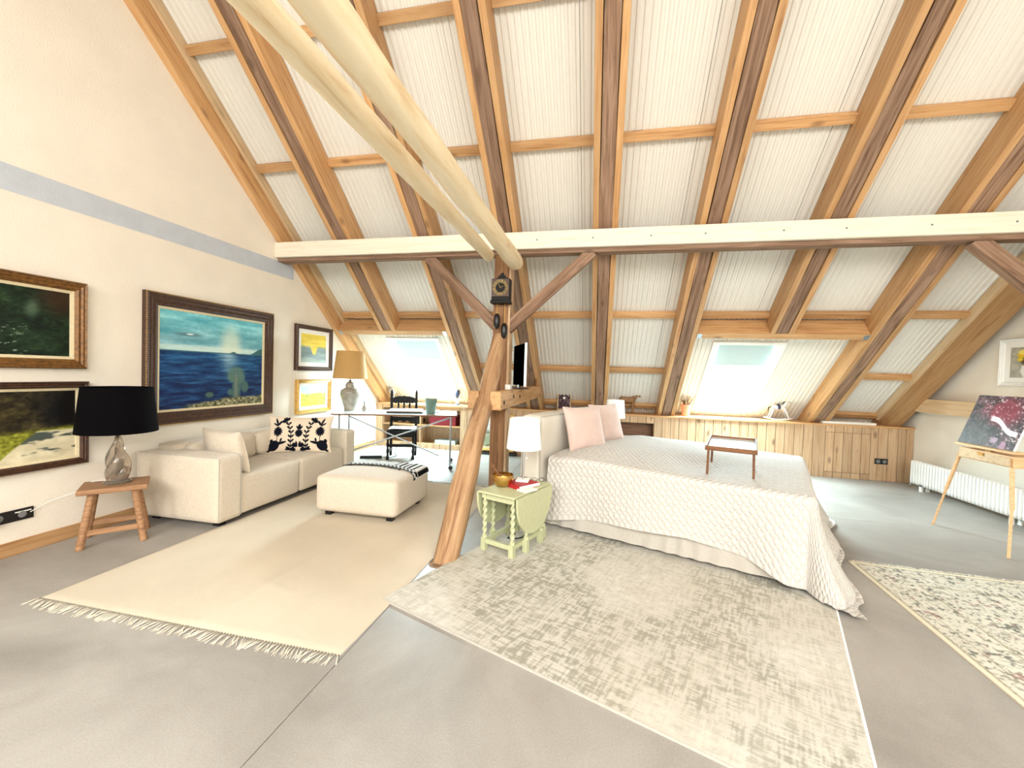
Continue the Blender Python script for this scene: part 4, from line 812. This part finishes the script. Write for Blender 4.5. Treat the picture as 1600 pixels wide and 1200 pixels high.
for x, zt in ((-.045, -.13), (.045, -.24)):
    w_ = obj('weight', MB().lathe([(.006, 0), (.026, -.012), (.036, -.05), (.038, -.10), (.033, -.145), (.016, -.175), (.003, -.18)], 14, c=(x, -.07, zt)), M_['black'], e, smooth=50); obj('chain', MB().tube([(x, -.07, zt), (x, -.07, 0)], .0035, 6), M_['brass'], w_)
tn = ony(820, 600, 4.9); tf = ony(803, 600, 5.5); tc_ = (tn + tf) / 2; tvx = Vector((tf.x - tn.x, tf.y - tn.y, 0)); hw = tvx.length / 2; tvx.normalize(); TM = basis((0, 0, 0), tvx, (0, 0, 1))
e = thing('television', 'flat black television seen almost edge on above the clamped beams', 'television', T(tc_.x, tc_.y, 1.2655)); tvm = plain('tv_black', (3, 4, 3), 1.0, spec=.0)
obj('screen', MB().box(-hw, hw, .04, .56, -.012, .012, TM), tvm, e, bevel=.003); obj('bezel', MB().box(-hw - .012, -hw, .035, .565, -.014, .014, TM), M_['white'], e)
obj('neck', MB().box(-.05, .05, .0, .05, -.012, .012, TM), M_['black'], e); obj('stand', MB().box(-.14, .14, 0, .012, -.10, .10, TM), M_['black'], e, bevel=.003)
tag(obj('white_box', MB().box(-.03, .03, -.05, .05, 0, .06), M_['white'], None, T(-1.05, 4.74, 1.2655), bevel=.006), 'small white box on the clamped beam below the television', 'box')
# ================================================================== GREEN GATELEG TABLE
GM = T(-.665, 3.425, .0125) @ rot_mat('Z', BA); G_ = M_['green']; GH = .487
e = thing('gateleg_table', 'pale green gateleg side table with barley twist legs and drop leaves', 'table', GM)
obj('top', MB().box(-.175, .175, -.30, .30, GH - .018, GH), G_, e, bevel=.005)
def twist(x, y, z0, z1, r=.016, n=10, turns=6):
    mb = MB(); m = 46; V = []; F = []
    for i in range(m + 1):
        t = i / m; ph = t * turns * 2 * math.pi
        for k in range(n):
            a = 2 * math.pi * k / n; rr = r * (1 + .32 * math.cos(a * 2 - ph * 1.0)); V.append((x + rr * math.cos(a), y + rr * math.sin(a), z0 + (z1 - z0) * t))
    for i in range(m):
        for k in range(n): k2 = (k + 1) % n; F.append((i * n + k, i * n + k2, (i + 1) * n + k2, (i + 1) * n + k))
    return mb.add(V, F)
def tleg(x, y, nm='leg'):
    mb = twist(x, y, .10, GH - .06); mb.cbox((x, y, .05), (.042, .042, .10)); mb.cbox((x, y, GH - .04), (.042, .042, .045)); return obj(nm, mb, G_, e, smooth=35)
for sx_ in (-1, 1):
    for sy_ in (-1, 1): tleg(sx_ * .135, sy_ * .25)
    tleg(sx_ * .165, -.09, 'gate_leg'); tleg(sx_ * .165, .15, 'gate_leg'); obj('stretcher', MB().box(sx_ * .135 - .013, sx_ * .135 + .013, -.25, .25, .055, .09), G_, e, bevel=.003)
    n = 22; poly = [(-.285, 0), (.285, 0)] + [(.285 * math.cos(math.pi * k / n), -.33 * math.sin(math.pi * k / n) ** .85) for k in range(1, n)]
    obj('drop_leaf', MB().prism(poly, -.008, .008, Matrix(((0, 0, 1, sx_ * .19), (1, 0, 0, 0), (0, 1, 0, GH - .014), (0, 0, 0, 1)))), G_, e, bevel=.0)
for sy_ in (-1, 1): obj('stretcher', MB().box(-.12, .12, sy_ * .25 - .013, sy_ * .25 + .013, .055, .09), G_, e, bevel=.003); obj('apron', MB().box(-.12, .12, sy_ * .25 - .01, sy_ * .25 + .01, GH - .07, GH - .02), G_, e)
def gpt(x, y, z=GH): return GM @ Vector((x, y, z + .0005))
bp_ = gpt(-.09, -.07); e = thing('singing_bowl', 'hammered brass singing bowl on the green table', 'bowl', T(*bp_)); obj('bowl', MB().lathe([(.035, 0), (.06, .008), (.085, .04), (.093, .075), (.088, .10), (.083, .10), (.088, .075), (.08, .042), (.055, .014), (0, .01)], 30, cap=False), M_['brass'], e, smooth=60)
tag(obj('mallet', MB().tube([(.03, .03, .016), (-.01, -.0, .06), (-.10, -.02, .19)], [.012, .011, .008], 8), M_['walnut'], None, T(*bp_), smooth=40), 'dark wooden mallet resting in the brass bowl', 'mallet')
BKM = basis(gpt(.01, .05), (math.cos(BA - .25), math.sin(BA - .25), 0), (-math.sin(BA - .25), math.cos(BA - .25), 0))
e = thing('book', 'red hardback book under the bedside lamp', 'book', BKM); obj('cover', MB().box(-.085, .115, -.125, .115, 0, .032), M_['red'], e, bevel=.002); obj('pages', MB().box(-.08, .117, -.12, .117, .004, .028), M_['paper'], e)
tag(obj('booklet', MB().box(-.05, .05, -.07, .07, 0, .012), M_['paper'], None, basis(gpt(.14, -.05), (.8, -.6, 0), (.6, .8, 0)), bevel=.001), 'thin white booklet beside the red book', 'booklet')
def white_lamp(M, label, h=.54, rr=.15):
    e = thing('bedside_lamp', label, 'lamp', M); obj('base', MB().box(-.055, .055, -.055, .055, 0, .016), M_['paper'], e, bevel=.003); obj('stem', MB().tube([(0, 0, .015), (0, 0, h - .22)], .011, 12), M_['chrome'], e, smooth=40)
    sh_ = obj('shade', shade_mesh(rr, rr * .85, h - .26, h), M_['shade'], e, smooth=40); sk = MB()
    for k in range(3): a = k * 2.094; sk.tube([(0, 0, h - .22), (rr * .84 * math.cos(a), rr * .84 * math.sin(a), h - .02)], .002, 5)
    obj('shade_carrier', sk, M_['chrome'], sh_); obj('pull_knob', MB().tube([(.03, -.02, h - .26), (.03, -.02, h - .33)], .001, 4).lathe([(.001, -.012), (.01, 0), (.001, .012)], 8, c=(.03, -.02, h - .34)), M_['porcelain'], e); return e
white_lamp(T(*(BKM @ Vector((.0, .03, .0325)))), 'white bedside lamp with chrome stem standing on the red book')
e = thing('glasses', 'folded black reading glasses on the green table', 'glasses', basis(gpt(.08, .235), (.9, .3, 0), (-.3, .9, 0)))
for s_ in (-1, 1): obj('rim', MB().tube([(s_ * .032 + .024 * math.cos(a), .0, .02 + .018 * math.sin(a)) for a in np.linspace(0, 6.283, 18)], .0018, 5), M_['black'], e); obj('temple', MB().tube([(s_ * .056, 0, .025), (s_ * .05, .11, .012), (s_ * .048, .13, .002)], .0018, 5), M_['black'], e)
obj('bridge', MB().tube([(-.008, 0, .024), (0, 0, .028), (.008, 0, .024)], .0018, 5), M_['black'], e)
tag(obj('glass_dish', MB().lathe([(.03, 0), (.05, .004), (.062, .03), (.058, .03), (.046, .008), (0, .006)], 24, cap=False), M_['walnut'], None, T(*gpt(-.03, .16)), smooth=50), 'small dark brown dish behind the brass bowl', 'dish')
tag(obj('power_cable', MB().tube(catmull([(-.83, 4.2, .03), (-.80, 3.75, .013), (-.70, 3.62, .02), (-.74, 3.50, .018), (-.62, 3.55, .02), (-.56, 3.78, .03)], 8), .005, 6), M_['black'], None, None, smooth=True), 'black cable lying under the green table', 'cable')
# ================================================================== BED
BM = T(-.50, 3.925, .0125) @ rot_mat('Z', BA); BL, BW = 2.1, 1.92; BT = .655
e = thing('bed', 'large upholstered double bed with a cream padded headboard', 'bed', BM)
nx = 220; base = MB(); us = np.linspace(0, BL, nx); wv_ = .006 * np.sin(us * 38 + 3 * np.sin(us * 5)) * (.4 + fbm(us * 3, us * 0, 7))
for zz in (0,):
    P = np.stack([np.stack([us, wv_ * k + .0, np.full(nx, .03 + .33 * j)], -1) for j, k in ((0, 1.2), (.33, 1), (.66, .6), (1, .1))], 0); base.grid(P)
base.box(.0, BL, .02, BW, .03, .36); obj('base', base, M_['bedbase'], e, smooth=30)
obj('plinth', MB().box(.06, BL - .06, .07, BW - .06, 0, .03), M_['black'], e)
obj('mattress', MB().rbox(.02, BL - .02, .02, BW - .02, .35, .59, .07, 9, .005), M_['sheet'], e, smooth=True, weld=True)
obj('headboard', MB().rbox(-.24, -.012, -.05, BW + .05, .04, 1.045, .035, 11, .006), M_['head'], e, smooth=True, weld=True)
seam = MB().tube([(-.012, -.052, .1), (-.012, -.052, 1.0), (-.02, -.04, 1.04), (-.02, BW + .04, 1.04)], .005, 6); obj('piping', seam, M_['bedbase'], e, smooth=True)
# bedspread
def top_z(s, t):
    z = BT + .015 + .055 * np.exp(-((s - .42) / .26) ** 2) * sm(-.1, .35, t) * sm(BW + .1, BW - .3, t) + .03 * np.exp(-((s - 1.1) / .35) ** 2 - ((t - 1.0) / .5) ** 2)
    z = z + .02 * np.sin(s * 2.4 + t * 1.3) * np.sin(t * 2.2 + .4) - .035 * np.exp(-((s - 1.28) / .22) ** 2 - ((t - .52) / .3) ** 2) + .012 * (fbm(s * 3, t * 3, 9) - .5); return z
def hem(s): return np.interp(s, [0, .3, .7, 1.3, 1.7, 1.95, 2.2], [.05, .07, .12, .17, .12, .02, .0])
ns, nt_ = 190, 210; ss = np.linspace(.06, BL + .70, ns); tt = np.linspace(-.66, BW + .62, nt_); P = np.zeros((nt_, ns, 3)); UVc = np.zeros((nt_, ns, 2))
CSg, CTg = np.meshgrid(np.minimum(ss, BL - .03), np.clip(tt, .03, BW - .03)); ZT = top_z(CSg, CTg); HM = hem(ss)
for j, t in enumerate(tt):
    for i, s in enumerate(ss):
        cs = min(s, BL - .03); ct = min(max(t, .03), BW - .03); ds = max(0, s - (BL - .03)); dn = max(0, .03 - t); df = max(0, t - (BW - .03)); dt = dn + df
        if dn > 0: dn_ = dn / .69 * (BT + .01 - float(HM[i])); dt = dn_
        r = (ds ** 4 + dt ** 4) ** .25; zt = float(ZT[j, i])
        if r == 0: P[j, i] = (cs, ct, zt)
        else:
            hy_ = math.hypot(ds, dt); nx_, ny_ = ds / hy_, (-dt if dn > 0 else dt) / hy_; rad = .05
            if r < rad * 1.57: a = r / rad; o = rad * math.sin(a); dz = rad * (1 - math.cos(a))
            else: o = rad; dz = rad + r - rad * 1.57
            q = max(0, min(1, dz / .6)); ang = math.atan2(ny_, nx_)
            cn = min(ds, dt) / max(ds, dt, 1e-6); f = (.038 * math.sin(s * 7.5 + 1.2 * math.sin(s * 3)) * (1 - cn) if dt >= ds else .035 * math.sin(t * 7.0 + 1) * (1 - cn)) * q ** 1.3 + .09 * cn * q * q
            o = o + .02 * q + f + .17 * q * q * nx_
            fz = zt - dz; fl_ = .012
            if fz < fl_: o += min(.16, (fl_ - fz) * .8); fz = fl_ + .012 * abs(math.sin(o * 30 + ang * 5))
            P[j, i] = (cs + nx_ * o, ct + ny_ * o, fz)
        UVc[j, i] = (s, t)
e = thing('bedspread', 'white quilted bedspread with ogee stitching draped over the bed', 'bedspread', BM); o = obj('cloth', MB().grid(P), M_['spread'], e, smooth=True)
uvl = o.data.uv_layers.new(name='UVMap'); idx = np.zeros(len(o.data.loops), np.int32); o.data.loops.foreach_get('vertex_index', idx); uvl.data.foreach_set('uv', UVc.reshape(-1, 2)[idx].astype(np.float32).ravel())
def bpt(s, t, z): return BM @ Vector((s, t, z))
bu = Vector((math.cos(BA), math.sin(BA), 0)); bv = Vector((-math.sin(BA), math.cos(BA), 0))
def bed_cushion(s, t, z, yaw, lean, wd, hg, label, seed):
    R = rot_mat('Z', yaw); x = R @ bv; n = R @ bu; up = Vector((0, 0, 1)) * math.cos(lean) - n * math.sin(lean)
    cushion('cushion', label, basis(bpt(s, t, z), x, up), wd, hg, .17, M_['pink'], None, 'blush cushions on the bed', seed, piping=True)
bed_cushion(.20, .50, .90, -.42, .30, .50, .46, 'blush velvet cushion on the lamp side of the headboard', 12)
bed_cushion(.21, 1.10, .91, -.30, .32, .50, .44, 'blush velvet cushion towards the shelf side of the headboard', 15)
# far side table + lamp
e = thing('nightstand', 'small oak nightstand under the lamp behind the bed', 'nightstand', T(.33, 6.22, 0) @ rot_mat('Z', BA)); obj('top', MB().box(-.2, .2, -.2, .2, .56, .58), M_['oak'], e, bevel=.003)
for sx_ in (-1, 1):
    for sy_ in (-1, 1): obj('leg', MB().box(sx_ * .18 - .016, sx_ * .18 + .016, sy_ * .18 - .016, sy_ * .18 + .016, 0, .56), M_['oak'], e)
white_lamp(T(.23, 6.17, .5806), 'white bedside lamp half hidden behind the cushions', .54, .145)
# bed tray
TR = BM @ T(1.54, .56, 0); tz = .895
e = thing('bed_tray', 'small brown folding tray table with pale top standing on the bedspread', 'tray', TR @ rot_mat('Z', .05) @ T(0, 0, .78) @ rot_mat('X', .07) @ T(0, 0, -.76)); Wd = M_['walnut']
obj('panel', MB().box(-.18, .18, -.24, .24, .862, .870), plain('tray_surface', (214, 226, 226), .2), e)
for (a, b_, c, d) in ((-.19, .19, -.25, -.235), (-.19, .19, .235, .25), (-.19, -.175, -.235, .235), (.175, .19, -.235, .235)): obj('rim', MB().box(a, b_, c, d, .85, .888), Wd, e, bevel=.002)
for sx_ in (-1, 1):
    for sy_ in (-1, 1): obj('leg', MB().bar((sx_ * .165, sy_ * .215, .86), (sx_ * .17, sy_ * .215, .635), .018, .018), Wd, e, bevel=.002)
# ================================================================== RADIATOR, EASEL
e = thing('radiator', 'low white column radiator along the wall', 'radiator', T(4.40, 6.92, .0)); sec = None
for k in range(36):
    if sec is None: sec = obj('section', MB().rbox(-.05, .05, -.016, .016, .075, .40, .015, 5).box(-.03, .03, -.025, .025, .10, .13).box(-.03, .03, -.025, .025, .345, .375), M_['white'], e, M=T(0, -.03, 0), smooth=True, weld=True)
    else: share(sec, e, T(0, -.03 - k * .05, 0))
for y in (-.22, -1.5): obj('foot', MB().box(-.05, -.03, y - .02, y + .02, 0, .09).box(.03, .05, y - .02, y + .02, 0, .09).box(-.05, .05, y - .02, y + .02, .07, .09), M_['white'], e)
obj('valve', MB().tube([(0, .0, .10), (0, .045, .10), (0, .045, .03)], .01, 8).lathe([(.014, .1), (.016, .15)], 10, c=(0, .045, 0)), M_['chrome'], e, smooth=40); obj('pipe', MB().tube([(0, .045, .09), (0, .045, .0)], .008, 8), M_['walnut'], e)
A = onx(1506, 695, 3.53); B = onx(1588, 710, 3.53)
e = thing('easel', 'wooden sketch box easel on splayed legs by the radiator', 'easel', T(3.60, 4.74, -.0)); BE = M_['beech']
obj('leg', MB().bar((-.02, .26, .82), (-.06, .36, .40), .03, .022).bar((-.055, .35, .45), (-.12, .42, 0), .022, .018), BE, e, bevel=.003)
obj('leg', MB().bar((-.02, -.26, .82), (-.06, -.34, .40), .03, .022).bar((-.055, -.33, .45), (-.13, -.42, 0), .022, .018), BE, e, bevel=.003)
obj('leg', MB().bar((.28, 0, .80), (.55, .02, 0), .028, .022), BE, e, bevel=.003)
obj('box', MB().box(-.04, .32, -.30, .26, .755, .855), BE, e, bevel=.004); dw = obj('drawer', MB().box(-.052, -.04, -.28, .24, .765, .84), M_['pine_light'], e, bevel=.003); obj('catch', MB().box(-.058, -.052, -.03, .03, .815, .84), M_['brass'], dw)
obj('tray_ledge', MB().box(-.07, .02, -.32, .28, .88, .90), BE, e, bevel=.003); obj('mast', MB().bar((.01, -.02, .855), (.19, -.02, 1.38), .05, .018), BE, e, bevel=.003); obj('ledge_post', MB().box(-.02, .01, -.05, .01, .85, .89), BE, e)
ln = math.radians(19); CMt = basis((3.60 - .035, 4.74 - .02, .901), (0, -1, 0), (math.sin(ln), 0, math.cos(ln)))
e = thing('canvas_painting', 'dark red abstract canvas with a white ribbon stroke on the easel', 'painting', CMt); mb, col = flat_grid(.57, .50, 200, 170, p_easel, .019, (-.285, 0)); obj('paint', mb, M_['vc'], e, col=col); obj('stretcher_canvas', MB().box(-.285, .285, 0, .50, 0, .018), M_['paper'], e)
